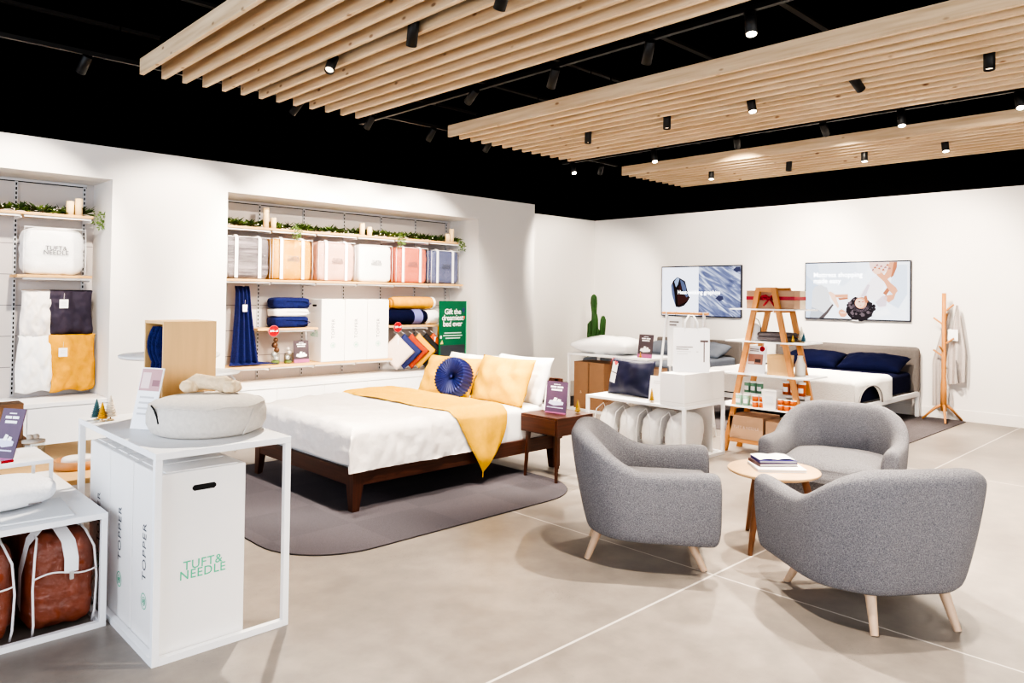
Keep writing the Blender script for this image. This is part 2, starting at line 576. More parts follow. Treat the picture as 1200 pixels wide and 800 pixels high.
baffle(1.90, 0.1625, 13, 6.19, 'pale pine slat baffle hung at the left, nearest the camera, thirteen boards')
baffle(5.00, 0.161, 13, 6.19, 'pale pine slat baffle hung between the other two baffles')
baffle(8.25, 0.163, 10, 6.35, 'pale pine slat baffle hung nearest the screen wall, smallest in view')

# ------------------------------------------------------------------ tracks and spotlights
LENS = M('lamp_lens', (255, 240, 214), 0.4, emit=14.0)
LENSD = M('lamp_lens_dim', (255, 232, 200), 0.4, emit=3.0)
def track(p0, p1, label):
    p0, p1 = Vector(p0), Vector(p1)
    t = thing('light_track', label, 'light track', p0)
    mb = MB()
    d = p1-p0
    if abs(d.x) > abs(d.y): mb.box((0, -0.018, 0), (d.x, 0.018, 0.034), BLKMET)
    else: mb.box((-0.018, min(0, d.y), 0), (0.018, max(0, d.y), 0.034), BLKMET)
    mb.build('rail', t)
    for k in range(1, 5):
        q = d*(k/5)
        mb = MB(); mb.cyl((q.x, q.y, 0.03), (q.x, q.y, ZC-p0.z), 0.005, BLACKP, n=6); mb.build('suspension_rod', t)
ZT = 3.255
track((2.80, -1.0, ZT), (2.80, 6.1, ZT), 'black light track between the boards of the left baffle')
track((4.15, -1.0, ZT), (4.15, 6.6, ZT), 'black light track in the gap after the left baffle')
track((5.875, -1.0, ZT), (5.875, 6.1, ZT), 'black light track between the boards of the middle baffle')
track((7.28, -1.0, ZT), (7.28, 6.6, ZT), 'black light track in the gap after the middle baffle')
track((8.82, -1.0, ZT), (8.82, 6.2, ZT), 'black light track between the boards of the far baffle')
track((0.2, 6.33, ZT+0.05), (8.1, 6.33, ZT+0.05), 'black light track running along the shelving wall')

def head(x, y, aim, label, power, lens, angle=72, zp=3.235, size=0.035):
    p = Vector((x, y, zp))
    d = (Vector(aim) - p).normalized()
    t = thing('track_spotlight', label, 'spotlight', p, 0, 'black track spotlights')
    mb = MB(); mb.cyl((0, 0, -0.01), (0, 0, 0.05), 0.014, BLKMET, n=10); mb.build('stem', t)
    mb = MB()
    a, e = d*-0.02, d*0.14
    m4 = frame(a, d.orthogonal(), d.cross(d.orthogonal()))
    mb.lathe([(0.0, 0), (0.033, 0), (0.036, 0.003), (0.036, 0.16), (0.033, 0.16), (0.031, 0.14), (0.0, 0.14)], BLKMET, 20, m4)
    ho = mb.build('lamp_housing', t)
    mb = MB(); mb.cyl(e - d*0.019, e - d*0.016 if lens is not LENS else e - d*0.002, 0.030, lens, n=20); mb.build('lens', ho)
    if power:
        li = bpy.data.lights.new('spot_lamp', 'SPOT')
        li.energy = power
        li.color = (1.0, 0.87, 0.72)
        li.spot_size = R(angle)
        li.spot_blend = 0.55
        li.shadow_soft_size = size
        lo = bpy.data.objects.new('spot_lamp', li)
        COL.objects.link(lo)
        lo.location = p + e + d*0.02
        lo.rotation_euler = d.to_track_quat('-Z', 'Y').to_euler()
PW = 320
heads = [
 # x, y, aim, lit lens towards us, power, label
 (2.80, 2.98, (3.6, 5.2, 0.5), 0, 1.2, 'black spotlight in the left baffle, nearest the top edge of the picture'),
 (2.80, 3.84, (3.7, 5.6, 0.4), 0, 1.2, 'black spotlight in the left baffle, second of three from the top'),
 (2.80, 4.83, (1.4, 3.7, 0.7), 1, 1.5, 'black spotlight in the left baffle with its lamp facing down, third from the top'),
 (4.15, 2.23, (3.4, 1.6, 0.0), 2, 1.2, 'glaring spotlight in the gap beside the left baffle, its lamp facing the viewer'),
 (4.15, 2.97, (5.4, 4.6, 0.5), 0, 0.8, 'dark spotlight in the first gap, over the long edge of the middle baffle'),
 (4.15, 3.85, (5.2, 6.0, 0.6), 0, 0.8, 'dark spotlight in the first gap, left of the one over the middle baffle edge'),
 (4.10, 4.73, (4.6, 7.9, 1.4), 0, 1.0, 'dark tilted spotlight in the first gap near the tip of the middle baffle'),
 (5.875, 3.15, (5.3, 2.3, 0.2), 2, 1.2, 'glaring spotlight in the centre of the middle baffle'),
 (5.875, 4.00, (5.7, 3.9, 0.5), 1, 0.9, 'small lit spotlight in the middle baffle left of its glaring one'),
 (5.875, 4.97, (5.7, 4.9, 0.5), 1, 0.9, 'small lit spotlight in the middle baffle nearest its left tip'),
 (5.875, 2.29, (10.4, 1.5, 0.4), 0, 1.6, 'dark tilted spotlight in the middle baffle right of its glaring one'),
 (5.875, 1.37, (5.6, 1.3, 0.0), 1, 1.0, 'lit spotlight at the right end of the middle baffle'),
 (7.28, 6.42, (6.6, 5.2, 0.5), 2, 0.9, 'glaring spotlight against the black wall above the room corner'),
 (7.28, 5.14, (6.6, 4.3, 0.5), 2, 0.9, 'glaring spotlight at the left tip of the far baffle'),
 (7.28, 4.06, (10.5, 5.6, 1.3), 0, 1.9, 'dark tilted spotlight in the second gap, left of the straight one'),
 (7.28, 3.12, (10.5, 3.6, 1.3), 0, 1.9, 'dark straight spotlight in the second gap'),
 (7.28, 2.40, (6.4, 1.9, 0.0), 2, 1.0, 'glaring spotlight on the near edge of the far baffle, right of centre'),
 (7.30, 1.49, (6.0, 0.8, 0.0), 2, 1.0, 'glaring spotlight at the right edge of the picture'),
 (8.82, 5.29, (8.2, 4.9, 0.3), 2, 0.9, 'glaring spotlight under the far baffle near its left tip'),
 (8.82, 4.20, (8.75, 4.3, 0.4), 1, 0.7, 'small lit spotlight under the far baffle without glare'),
 (8.82, 3.30, (8.4, 3.1, 0.3), 2, 0.9, 'small glaring spotlight in the middle of the far baffle'),
 (8.82, 2.47, (8.2, 2.0, 0.3), 2, 1.0, 'glaring spotlight under the far baffle at the right'),
 (1.55, 6.33, (1.2, 8.2, 1.5), 0, 0.8, 'dark spotlight over the left niche, farthest left'),
 (3.33, 6.33, (2.7, 7.9, 1.6), 0, 0.8, 'dark spotlight over the wall between the two niches'),
 (4.12, 6.33, (4.1, 8.3, 1.4), 0, 0.8, 'dark spotlight below the tip of the left baffle, over the long niche'),
 (4.90, 6.33, (5.0, 8.3, 1.4), 0, 0.8, 'dark spotlight over the middle of the long niche'),
 (5.73, 6.33, (5.9, 8.3, 1.4), 0, 0.8, 'dark spotlight over the right half of the long niche'),
 (7.85, 6.40, (9.6, 8.5, 1.3), 0, 1.2, 'dark spotlight above the corner of the screen wall'),
 # heads along the same tracks that the photograph's frame leaves out, still lighting the room
 (2.80, 1.6, (2.4, 1.9, 0.0), 0, 0.9, 'black spotlight in the left baffle above the picture'),
 (4.15, 0.9, (3.9, 0.6, 0.0), 0, 0.9, 'black spotlight in the first gap above the picture'),
]
for x, y, aim, lit, pw, lab in heads:
    head(x, y, aim, lab, PW*pw, LENS if lit == 2 else LENSD, zp=3.285 if y in (6.33, 6.40) else 3.235)
# spots for the screen wall and the display wall ends

# ------------------------------------------------------------------ base cabinets
def cabinet(x0, x1, label, group):
    t = thing('base_cabinet', label, 'cabinet', ((x0+x1)/2, YW, 0), 0, group)
    w = (x1-x0)/2
    mb = MB(); mb.box((-w, 0.022, 0.0), (w, YN-YW-0.01, 0.42), WMETAL)
    mb.box((-w, 0.05, 0.0), (w, 0.06, 0.08), WMETAL); mb.build('carcass', t)
    mb = MB(); mb.box((-w+0.002, 0, 0.07), (w-0.002, 0.02, 0.412), WMETAL, 0.002); mb.build('door', t)
n = 6
for i in range(n):
    a = NM0 + 0.005 + i*(NM1-NM0-0.01)/n
    cabinet(a, a+(NM1-NM0-0.01)/n, 'white flat-fronted base cabinet under the long niche, %s from its left end' % ('first second third fourth fifth sixth'.split()[i]), 'base cabinets under the long niche')
for i in range(4):
    a = NL1 - 0.005 - (i+1)*0.66
    cabinet(a, a+0.66, 'white flat-fronted base cabinet under the left niche, %s from its right end' % ('first second third fourth'.split()[i]), 'base cabinets under the left niche')
for a, b_, lab in ((NM0, NM1, 'long white worktop over the base cabinets of the long niche'), (NL0, NL1, 'white worktop over the base cabinets of the left niche')):
    mb = MB(); mb.box((a+0.004, 0, 0), (b_-0.004, YN-YW-0.004, 0.04), WMETAL, 0.003)
    o = mb.build('worktop', None, (0, YW-0.003, 0.42)); tag(o, lab, 'worktop')

# ------------------------------------------------------------------ slotted uprights and rails
def upright(x, label, grp):
    mb = MB(); mb.box((-0.014, -0.014, 0.47), (0.014, 0, 2.555), M('upright_metal', (205, 206, 210), 0.4))
    z = 0.49
    while z < 2.53:
        mb.box((-0.006, -0.0155, z), (0.006, -0.0135, z+0.026), DARK); z += 0.045
    o = mb.build('slotted_upright', None, (x, YN-0.002, 0))
    tag(o, label, 'shelf upright', grp)
ords = 'first second third fourth fifth sixth'.split()
for i, x in enumerate((3.96, 4.54, 5.12, 5.695, 6.27, 6.83)):
    upright(x, 'slotted metal upright on the back of the long niche, %s from the left' % ords[i], 'uprights of the long niche')
for i, x in enumerate((1.49, 2.08)):
    upright(x, 'slotted metal upright on the back of the left niche, %s' % ('left one' if i == 0 else 'right one'), 'uprights of the left niche')
for a, b_, lab in ((NM0+0.01, 6.85, 'white hanging rail at the top of the long niche'), (NL0+0.01, 2.10, 'white hanging rail at the top of the left niche')):
    mb = MB(); mb.box((a, -0.02, 0), (b_, 0, 0.025), M('upright_metal', (205, 206, 210), 0.4))
    mb.box((a, -0.012, -0.008), (b_, -0.004, 0.0), DARK)
    tag(mb.build('hanging_rail', None, (0, YN-0.002, 2.558)), lab, 'rail')

# ------------------------------------------------------------------ shelves
def shelf(x0, x1, z, label, brk, grp, y0=8.14):
    t = thing('wall_shelf', label, 'shelf', (x0, y0, z), 0, grp)
    mb = MB(); mb.box((0, 0, -0.026), (x1-x0, YN-0.02-y0, 0), PINE, 0.003); mb.build('board', t)
    for a, b_ in brk:
        mb = MB(); mb.box((a-x0, 0.02, -0.045), (b_-x0, 0.03, -0.027), WMETAL)
        mb.box((a-x0, 0.02, -0.033), (a-x0+0.006, YN-0.02-y0, -0.027), WMETAL)
        mb.box((b_-x0-0.006, 0.02, -0.06), (b_-x0, YN-0.02-y0, -0.027), WMETAL)
        mb.build('bracket_tray', t)
bays = [(3.42, 3.95), (3.97, 4.53), (4.55, 5.11), (5.13, 5.685), (5.705, 6.26), (6.28, 6.82)]
shelf(3.38, 6.78, 2.255, 'top pine shelf of the long niche, carrying the garland', bays, 'pine shelves of the long niche')
shelf(3.38, 6.88, 1.655, 'pine shelf of the long niche under the row of bagged bedding', bays, 'pine shelves of the long niche')
shelf(3.38, 5.72, 0.655, 'lowest pine shelf of the long niche, under the tall white boxes', bays[:4], 'pine shelves of the long niche')
shelf(3.80, 4.57, 1.085, 'short pine shelf carrying the stack of folded blue blankets', [(3.97, 4.53)], 'short pine shelves')
shelf(5.60, 6.50, 1.085, 'short pine shelf carrying the rolled mustard quilt', [(5.705, 6.26)], 'short pine shelves')
shelf(NL0+0.02, 2.08, 2.235, 'top pine shelf of the left niche, carrying a garland', [(0.93, 1.48), (1.50, 2.07)], 'pine shelves of the left niche')
shelf(1.45, 2.08, 1.645, 'pine shelf of the left niche under the white bagged pillow', [(1.50, 2.07)], 'pine shelves of the left niche')

# ------------------------------------------------------------------ garlands
LEAF1 = M('garland_leaf', (52, 78, 34), 0.7, 0.45, 9)
LEAF2 = M('garland_leaf_light', (96, 122, 58), 0.7, 0.3, 9)
FAIRY = M('fairy_light', (255, 244, 214), 0.4, emit=2.0)
def garland(x0, x1, y, z, seed, label, tail):
    r = random.Random(seed)
    mb = MB()
    L = x1-x0
    pts = [(x0+L*k/40, y+0.05*math.sin(k*1.3+seed), z+0.03+0.012*math.sin(k*2.1)) for k in range(41)]
    mb.tube(pts, 0.006, M('stem_brown', (80, 62, 40), 0.8), 6)
    for k in range(int(L*460)):
        f = r.random()
        p = Vector((x0+L*f, y+0.05*math.sin(f*52+seed), z+0.03))
        up = 0.05 + 0.06*max(0, noise.noise(Vector((f*L*3.1, seed, 0))))
        a = r.random()*2*PI
        d = Vector((math.cos(a), math.sin(a)*0.9, r.uniform(-0.25, 0.9))).normalized()
        if p.y + d.y*0.1 > YN-0.02: d.y = -abs(d.y)
        ln = r.uniform(0.07, 0.16)
        e = p + d*ln*(0.6+up*4)
        e.z = max(e.z, z+0.006)
        s = d.cross(Vector((r.uniform(-1, 1), r.uniform(-1, 1), 1))).normalized()*r.uniform(0.008, 0.016)
        mid = p.lerp(e, 0.55)
        mid.z = max(mid.z, z+0.004)
        mb.add([p, mid+s, e, mid-s], [(0, 1, 2, 3)], LEAF1 if r.random() < 0.72 else LEAF2)
    for c in tail:
        for k in range(46):
            p = Vector((c+r.uniform(-0.05, 0.05), 8.115+r.uniform(-0.02, 0.0), z+0.05-r.random()*0.16))
            d = Vector((r.uniform(-1, 1), r.uniform(-1, 0.0), r.uniform(-1, .3))).normalized()*r.uniform(0.03, 0.06)
            s = d.cross(Vector((0.2, 1, 0.1))).normalized()*0.008
            mb.add([p, p+d*.5+s, p+d, p+d*.5-s], [(0, 1, 2, 3)], LEAF2)
    o = mb.build('greenery_garland')
    mb = MB()
    for k in range(int(L*7)):
        f = r.random()
        mb.lathe([(0.001, -0.006), (0.006, 0), (0.001, 0.006)], FAIRY, 6, Matrix.Translation((x0+L*f, 8.17+r.uniform(0, .06), z+0.012+r.random()*0.03)))
    mb.build('fairy_lights', o)['kind'] = 'stuff'
    tag(o, label, 'garland')
garland(3.42, 6.82, 8.29, 2.257, 3, 'green leafy garland with fairy lights along the top shelf of the long niche', (4.25, 5.75, 6.80))
garland(0.6, 2.06, 8.29, 2.237, 5, 'green leafy garland along the top shelf of the left niche', (2.12,))
WAX = M('candle_wax', (236, 208, 160), 0.5, 0.03, 8)
def candle(x, y, z, h, lab):
    t = thing('pillar_candle', lab, 'candle', (x, y, z), 0, 'pillar candles on the top shelves')
    mb = MB(); mb.lathe([(0.0, 0), (0.033, 0), (0.034, h*.5), (0.034, h-0.004), (0.03, h), (0.022, h-0.006), (0.0, h-0.008)], WAX, 18); mb.build('wax_body', t)
    mb = MB(); mb.cyl((0, 0, h-0.01), (0.001, 0, h+0.008), 0.0015, DARK, n=5); mb.build('wick', t)
for x, h, lab in ((3.90, 0.235, 'tall cream candle of the leftmost pair on the long top shelf'), (3.99, 0.125, 'short cream candle of the leftmost pair on the long top shelf'),
             (5.205, 0.155, 'tall cream candle of the middle pair on the long top shelf'), (5.315, 0.115, 'short cream candle of the middle pair on the long top shelf'),
             (6.615, 0.115, 'short cream candle of the right pair on the long top shelf'), (6.69, 0.185, 'tall cream candle of the right pair on the long top shelf')):
    candle(x, 8.19, 2.256, h, lab)
candle(1.885, 8.19, 2.236, 0.135, 'shorter cream candle of the pair in the left niche')
candle(1.96, 8.19, 2.236, 0.165, 'taller cream candle of the pair in the left niche')

# ------------------------------------------------------------------ bagged bedding on the second shelf
LOGO = 'TUFT&\nNEEDLE'
def bedding_bag(x, y, z, w, h, d, mat, label, logo=True, straps=True, seed=0, grp='bagged bedding on the long shelf', nz=0.035, p=9):
    t = thing('bedding_bag', label, 'bag', (x, y, z), 0, grp)
    mb = MB(); mb.superbox(w-0.02, d-0.02, h*0.97, mat, p, 14, nz, 9, seed=seed); mb.build('folded_duvet', t)
    mb = MB(); mb.superbox(w, d, h, CLEAR, 12, 8, 0.008, 5, seed=seed+4)
    mb.tube([(-w*.48, -d/2, 0.012), (-w*.485, -d/2-.004, h*.5), (-w*.475, -d/2, h*.96), (w*.475, -d/2, h*.96), (w*.485, -d/2-.004, h*.5), (w*.48, -d/2, 0.012)], 0.004, STRAP, 6)
    if logo:
        mb.text(LOGO, (0.125 if 'left niche' in label else 0.088)*h, frame((0.01*w, -d/2-0.007, h*0.50), (1, 0, 0), (0, 0, 1)), INKTXT, 1.05, 0.72, 0.01)
    cv = mb.build('clear_cover', t)
    if straps:
        for s in (-0.28, 0.24):
            mb = MB()
            pts = []
            for k in range(13):
                f = k/12
                if f < .7: pts.append((s*w, -d/2-0.006, h*0.02 + h*0.95*f/.7))
                else:
                    g = (f-.7)/.3
                    pts.append((s*w - .1*w*g*(1 if s > 0 else -0.1), -d/2-0.006+d*0.55*g, h*0.975+0.018*math.sin(g*PI)))
            mb.ribbon(pts, (0.020, 0, 0), STRAP)
            mb.build('strap', cv)
GREYCREASE = M('grey_crease_shade', (150, 142, 146), 0.85, 0.0, 3.2, (1.2, 1.2, 12), bump=0.3, bscale=4, col2=(64, 58, 64))  # grey cloth; the dark bands paint in the shade of its wrinkles
BY = 8.315
bedding_bag(3.69, BY, 1.656, 0.53, 0.50, 0.30, GREYCREASE, 'clear bag of crinkled grey bedding at the left end of the shelf', False, True, 1)
bedding_bag(4.235, BY, 1.656, 0.53, 0.505, 0.30, M('gold_quilt', (232, 172, 56), 0.85, 0.2, 7), 'clear bag of golden yellow bedding with white straps', True, True, 2)
bedding_bag(4.83, BY, 1.656, 0.54, 0.505, 0.30, M('blush_quilt', (222, 178, 160), 0.85, 0.14, 7), 'clear bag of pale blush pink bedding on the shelf', True, True, 3)
bedding_bag(5.405, BY, 1.656, 0.53, 0.50, 0.30, PUREW, 'clear bag of plain white bedding between the blush and coral ones', True, False, 4)
bedding_bag(5.99, BY, 1.656, 0.55, 0.50, 0.30, M('coral_quilt', (212, 116, 92), 0.85, 0.2, 7), 'clear bag of coral pink bedding with white straps', True, True, 5)
bedding_bag(6.57, BY, 1.656, 0.53, 0.485, 0.30, M('slate_quilt', (104, 112, 150), 0.85, 0.25, 7), 'clear bag of slate blue bedding at the right end of the shelf', True, True, 6)
bedding_bag(1.765, BY, 1.646, 0.54, 0.47, 0.28, PUREW, 'clear bag of white pillow with grey lettering in the left niche', True, False, 7, 'bagged pillow in the left niche', 0.05, 5)

# ------------------------------------------------------------------ swing tag helper
def swing_tag(parent, x, y, z, w=0.05, h=0.07, rot=0.0):
    mb = MB()
    m4 = Matrix.Translation((x, y, z)) @ Matrix.Rotation(rot, 4, 'Y')
    mb.box((-w/2, -0.002, -h), (w/2, 0.0, 0), WTXT, M4=m4)
    for k in range(3):
        mb.box((-w*.3, -0.0026, -h*(.35+.16*k)), (w*.3, -0.002, -h*(.31+.16*k)), M('tag_grey', (206, 204, 206), 0.6), M4=m4)
    mb.tube([(x, y-0.001, z-0.004), (x+0.004, y+0.001, z+h*.7)], 0.0018, M('tag_string', (196, 192, 188), 0.7), 5)
    mb.build('price_tag', parent)

# ------------------------------------------------------------------ hanging navy throw
t = thing('knit_throw', 'royal blue knitted throw hanging and pooling at the left end of the long niche', 'throw', (3.69, 8.33, 0.66))
mb = MB()
def f(a, b):
    u = 2*a-1
    H = 0.90
    if b < 0.8:
        g = b/0.8
        w = 0.085 + 0.085*g**1.4
        z = H*(1-g) + 0.02
        y = -0.03 - 0.05*g + (0.018+0.014*g)*math.cos(u*13) - 0.03*(1-u*u)
        x = u*w + 0.02*g
        if g < 0.06: y = y*g/0.06*1.0 + 0.02; z = H + 0.015
    else:
        g = (b-0.8)/0.2
        w = 0.17 + 0.07*g + 0.14*g*max(0, u)
        x = u*w + 0.02
        z = 0.012 + 0.018*(1-g)*(1+math.cos(u*13)) * 0.6
        y = -0.08 - 0.10*g + 0.02*math.cos(u*13)*(1-g)
    return (x, y, z)
mb.grid(f, 64, 50, ROYAL); mb.build('cloth', t)
mb = MB(); mb.cyl((0.0, 0.165, 0.915), (0.0, -0.05, 0.915), 0.006, WMETAL, n=8); mb.build('peg', t)
swing_tag(t, -0.015, -0.115, 0.70, 0.055, 0.08)

# ------------------------------------------------------------------ folded blankets
def folded(x, y, z, w, d, h, mat, label, cat, grp=None, layers=2, seed=0, name='folded_blanket', rz=0.0):
    t = thing(name, label, cat, (x, y, z), rz, grp)
    mb = MB()
    lh = h/layers
    path = []
    for k in range(layers):
        z0 = lh*(k+.5)
        xs = [(-w/2+.02)+(w-.04)*q/6 for q in range(7)]
        if k % 2: xs.reverse()
        for q in xs: path.append((q, z0))
        if k < layers-1:
            sx = xs[-1]; sg = 1 if sx > 0 else -1
            path.append((sx+sg*lh*.42, z0+lh*.5))
    th = lh*0.47
    # each layer a soft slab, joined by folds
    for k in range(layers):
        mb.superbox(w, d, lh*1.10, mat, 4.8, 10, 0.05, 8, Matrix.Translation((0, 0, lh*k*0.98)), seed+k, False)
    mb.build('folded_layers', t)
    mb = MB()
    s = -1
    for k in range(layers):
        mb.tube([(w*.10, -d/2+.005, lh*(k+.30)), (w*.30, -d/2-.004, lh*(k+.28)), (w*.485, -d/2+.004, lh*(k+.5)), (w*.30, -d/2-.004, lh*(k+.74)), (-w*.2, -d/2+.004, lh*(k+.72))], lh*.10 if layers > 1 else lh*.07, mat, 6)
    mb.build('rolled_edge', t)
    return t
folded(4.245, 8.29, 1.087, 0.46, 0.28, 0.125, ROYAL, 'folded royal blue blanket at the bottom of the stack on the short shelf', 'blanket', 'stack of folded blankets', 1, 1)
folded(4.245, 8.29, 1.213, 0.45, 0.28, 0.095, CREAM, 'folded white blanket between the two blue ones', 'blanket', 'stack of folded blankets', 1, 2)
folded(4.25, 8.29, 1.310, 0.47, 0.28, 0.125, ROYAL, 'folded royal blue blanket on top of the stack', 'blanket', 'stack of folded blankets', 1, 3)

def sale_dot(x, y, z, label, r=0.066):
    t = thing('sale_disc', label, 'sign', (x, y, z), 0, 'red sale discs')
    mb = MB()
    mb.lathe([(0, 0), (r, 0), (r, 0.003), (0, 0.003)], M('disc_rim', (236, 120, 124), 0.5), 32, frame((0, 0, 0), (1, 0, 0), (0, 0, 1)), False)
    mb.lathe([(0, 0.003), (r*.94, 0.003), (r*.94, 0.0042), (0, 0.0042)], REDS, 32, frame((0, 0, 0), (1, 0, 0), (0, 0, 1)), False)
    mb.text('20% off', r*.52, frame((0, -0.006, 0), (1, 0, 0), (0, 0, 1)), WTXT, 1, .75, 0.02)
    mb.build('printed_disc', t)
    mb = MB(); mb.box((-0.012, 0.0, -0.012), (0.012, 0.018, 0.012), WMETAL); mb.build('clip', t)
sale_dot(3.985, 8.12, 1.055, 'round red sale disc under the stack of blue blankets')
sale_dot(5.735, 8.12, 1.065, 'round red sale disc beside the rolled quilts')

# ------------------------------------------------------------------ glass ornaments and cards on the lowest shelf
MOSS = M('moss', (126, 146, 74), 0.9, 0.3, 30)
CHROME = M('chrome_ball', (206, 200, 194), 0.35, metal=0.5)
CHROMED = M('bronze_ball', (104, 74, 54), 0.35, metal=0.4)
def cloche(x, y, z, h, r, label, balls):
    t = thing('glass_jar', label, 'jar', (x, y, z), 0, 'glass jars of baubles')
    mb = MB(); mb.lathe([(r*.9, 0.0), (r, 0.01), (r, h*.6), (r*.8, h*.66), (r*.8, h*.70)], GLASS, 20); mb.build('glass_body', t)
    mb = MB(); mb.lathe([(0, .003), (r*.9, .003), (r*.92, h*.16), (r*.5, h*.2), (0, h*.22)], MOSS, 14); mb.build('moss_filling', t)
    for bx, bz, br, m in balls:
        mb = MB(); mb.lathe([(br*math.sin(PI*k/10)+1e-6, -br*math.cos(PI*k/10)) for k in range(11)], m, 14, Matrix.Translation((bx, 0, bz))); mb.build('bauble', t)
cloche(4.075, 8.25, 0.656, 0.22, 0.05, 'taller glass jar topped with stacked brown and silver baubles', [(-.015, .11, .035, CHROME), (.015, .165, .032, CHROMED), (-.01, .225, .036, CHROMED), (0.0, .285, .028, CHROMED), (.01, .06, .03, CHROME)])
cloche(4.235, 8.25, 0.656, 0.17, 0.045, 'shorter glass jar of silver baubles beside the plum card', [(-.01, .07, .034, CHROME), (.012, .125, .03, CHROME), (0, .172, .022, CHROME)])

def card(base, w, h, yaw, tilt, style, label, name='sign_card', grp=None, cat='sign'):
    """standing card: base = centre of bottom edge; yaw 0 faces -y; tilt leans back"""
    t = thing(name, label, cat, base, yaw, grp)
    m4 = Matrix.Rotation(-tilt, 4, 'X')
    mb = MB()
    body = {'plum': PURP, 'charcoal': CHARC, 'white': WTXT, 'photo': WTXT, 'pinktop': WTXT}[style]
    mb.box((-w/2, -0.003, 0), (w/2, 0.003, h), body, M4=m4)
    fr = lambda x, z: m4 @ frame((x, -0.0042, z), (1, 0, 0), (0, 0, 1))
    def bar(x0, x1, z0, z1, mat, dy=0.0):
        mb.add([(x0, -0.0040-dy, z0), (x1, -0.0040-dy, z0), (x1, -0.0040-dy, z1), (x0, -0.0040-dy, z1)], [(0, 1, 2, 3)], mat, False, m4)
    if style in ('plum', 'charcoal'):
        bar(-w*.16, w*.16, h*.895, h*.915, WTXT)
        for x0, x1, z in ((-.30, -.02, .80), (.02, .30, .80), (-.26, .26, .71)):
            bar(w*x0, w*x1, h*z, h*(z+.052), WTXT)
        # pale mattress picture
        LIL = M('sign_lilac', (206, 206, 232), 0.5)
        mb.poly([(-w*.36, h*.30, 0), (-w*.10, h*.24, 0), (w*.34, h*.28, 0), (w*.36, h*.36, 0), (w*.1, h*.42, 0), (-w*.30, h*.40, 0)], LIL if style == 'plum' else WTXT, fr(0, 0))
        mb.poly([(-w*.15, h*.38, .0003), (w*.0, h*.37, .0003), (w*.06, h*.48, .0003), (-w*.08, h*.50, .0003)], WTXT, fr(0, 0))
        mb.poly([(w*.05, h*.38, .0003), (w*.22, h*.37, .0003), (w*.24, h*.44, .0003), (w*.10, h*.46, .0003)], WTXT, fr(0, 0))
        if style == 'plum': bar(-w*.42, w*.36, h*.17, h*.195, LIL)
        bar(-w*.5, w*.5, 0.0, h*(.04 if style == 'plum' else .16), PINKP)
    if style == 'white':
        for k in range(3): bar(-w*.3, w*.28, h*(.80-.05*k), h*(.818-.05*k), M('tag_grey', (206, 204, 206), 0.6))
    if style == 'photo':
        bar(-w*.36, w*.36, h*.32, h*.70, M('sepia_photo', (150, 106, 92), 0.5))
        bar(-w*.02, w*.26, h*.40, h*.52, M('sepia_dark', (62, 44, 44), 0.5), .0003)
        bar(-w*.36, -w*.05, h*.34, h*.42, M('sepia_light', (214, 182, 168), 0.5), .0003)
        bar(-w*.3, w*.14, h*.86, h*.895, M('tag_dark', (120, 112, 112), 0.6))
        bar(-w*.3, w*.14, h*.80, h*.83, M('tag_dark', (120, 112, 112), 0.6))
        mb.lathe([(0, 0), (w*.12, 0), (w*.12, .003), (0, .003)], REDS, 20, m4 @ frame((w*.30, -.003, h*.90), (1, 0, 0), (0, 0, 1)), False)
    if style == 'pinktop':
        bar(-w*.46, w*.46, h*.62, h*.98, M('rose_photo', (196, 150, 152), 0.5))
        bar(-w*.40, -w*.02, h*.66, h*.92, M('rose_photo_light', (232, 206, 204), 0.5), .0003)
        bar(w*.1, w*.42, h*.70, h*.80, M('rose_photo_dark', (150, 104, 112), 0.5), .0003)
        for k in range(4): bar(-w*.34, w*.3, h*(.50-.09*k), h*(.53-.09*k), M('tag_grey', (206, 204, 206), 0.6))
    mb.build('printed_face', t)
    mb = MB(); mb.add([(-w*.2, 0.004, 0), (w*.2, 0.004, 0), (0, h*.6*math.sin(tilt)+.004, h*.6*math.cos(tilt)), (0, h*.35+.01, 0)], [(0, 2, 3), (1, 3, 2), (0, 3, 1)], WTXT)
    mb.build('easel_back', t)
    return t
card((4.40, 8.22, 0.657), 0.20, 0.27, 0.0, R(6), 'charcoal', 'charcoal card with a mattress picture beside the tall boxes on the low shelf')

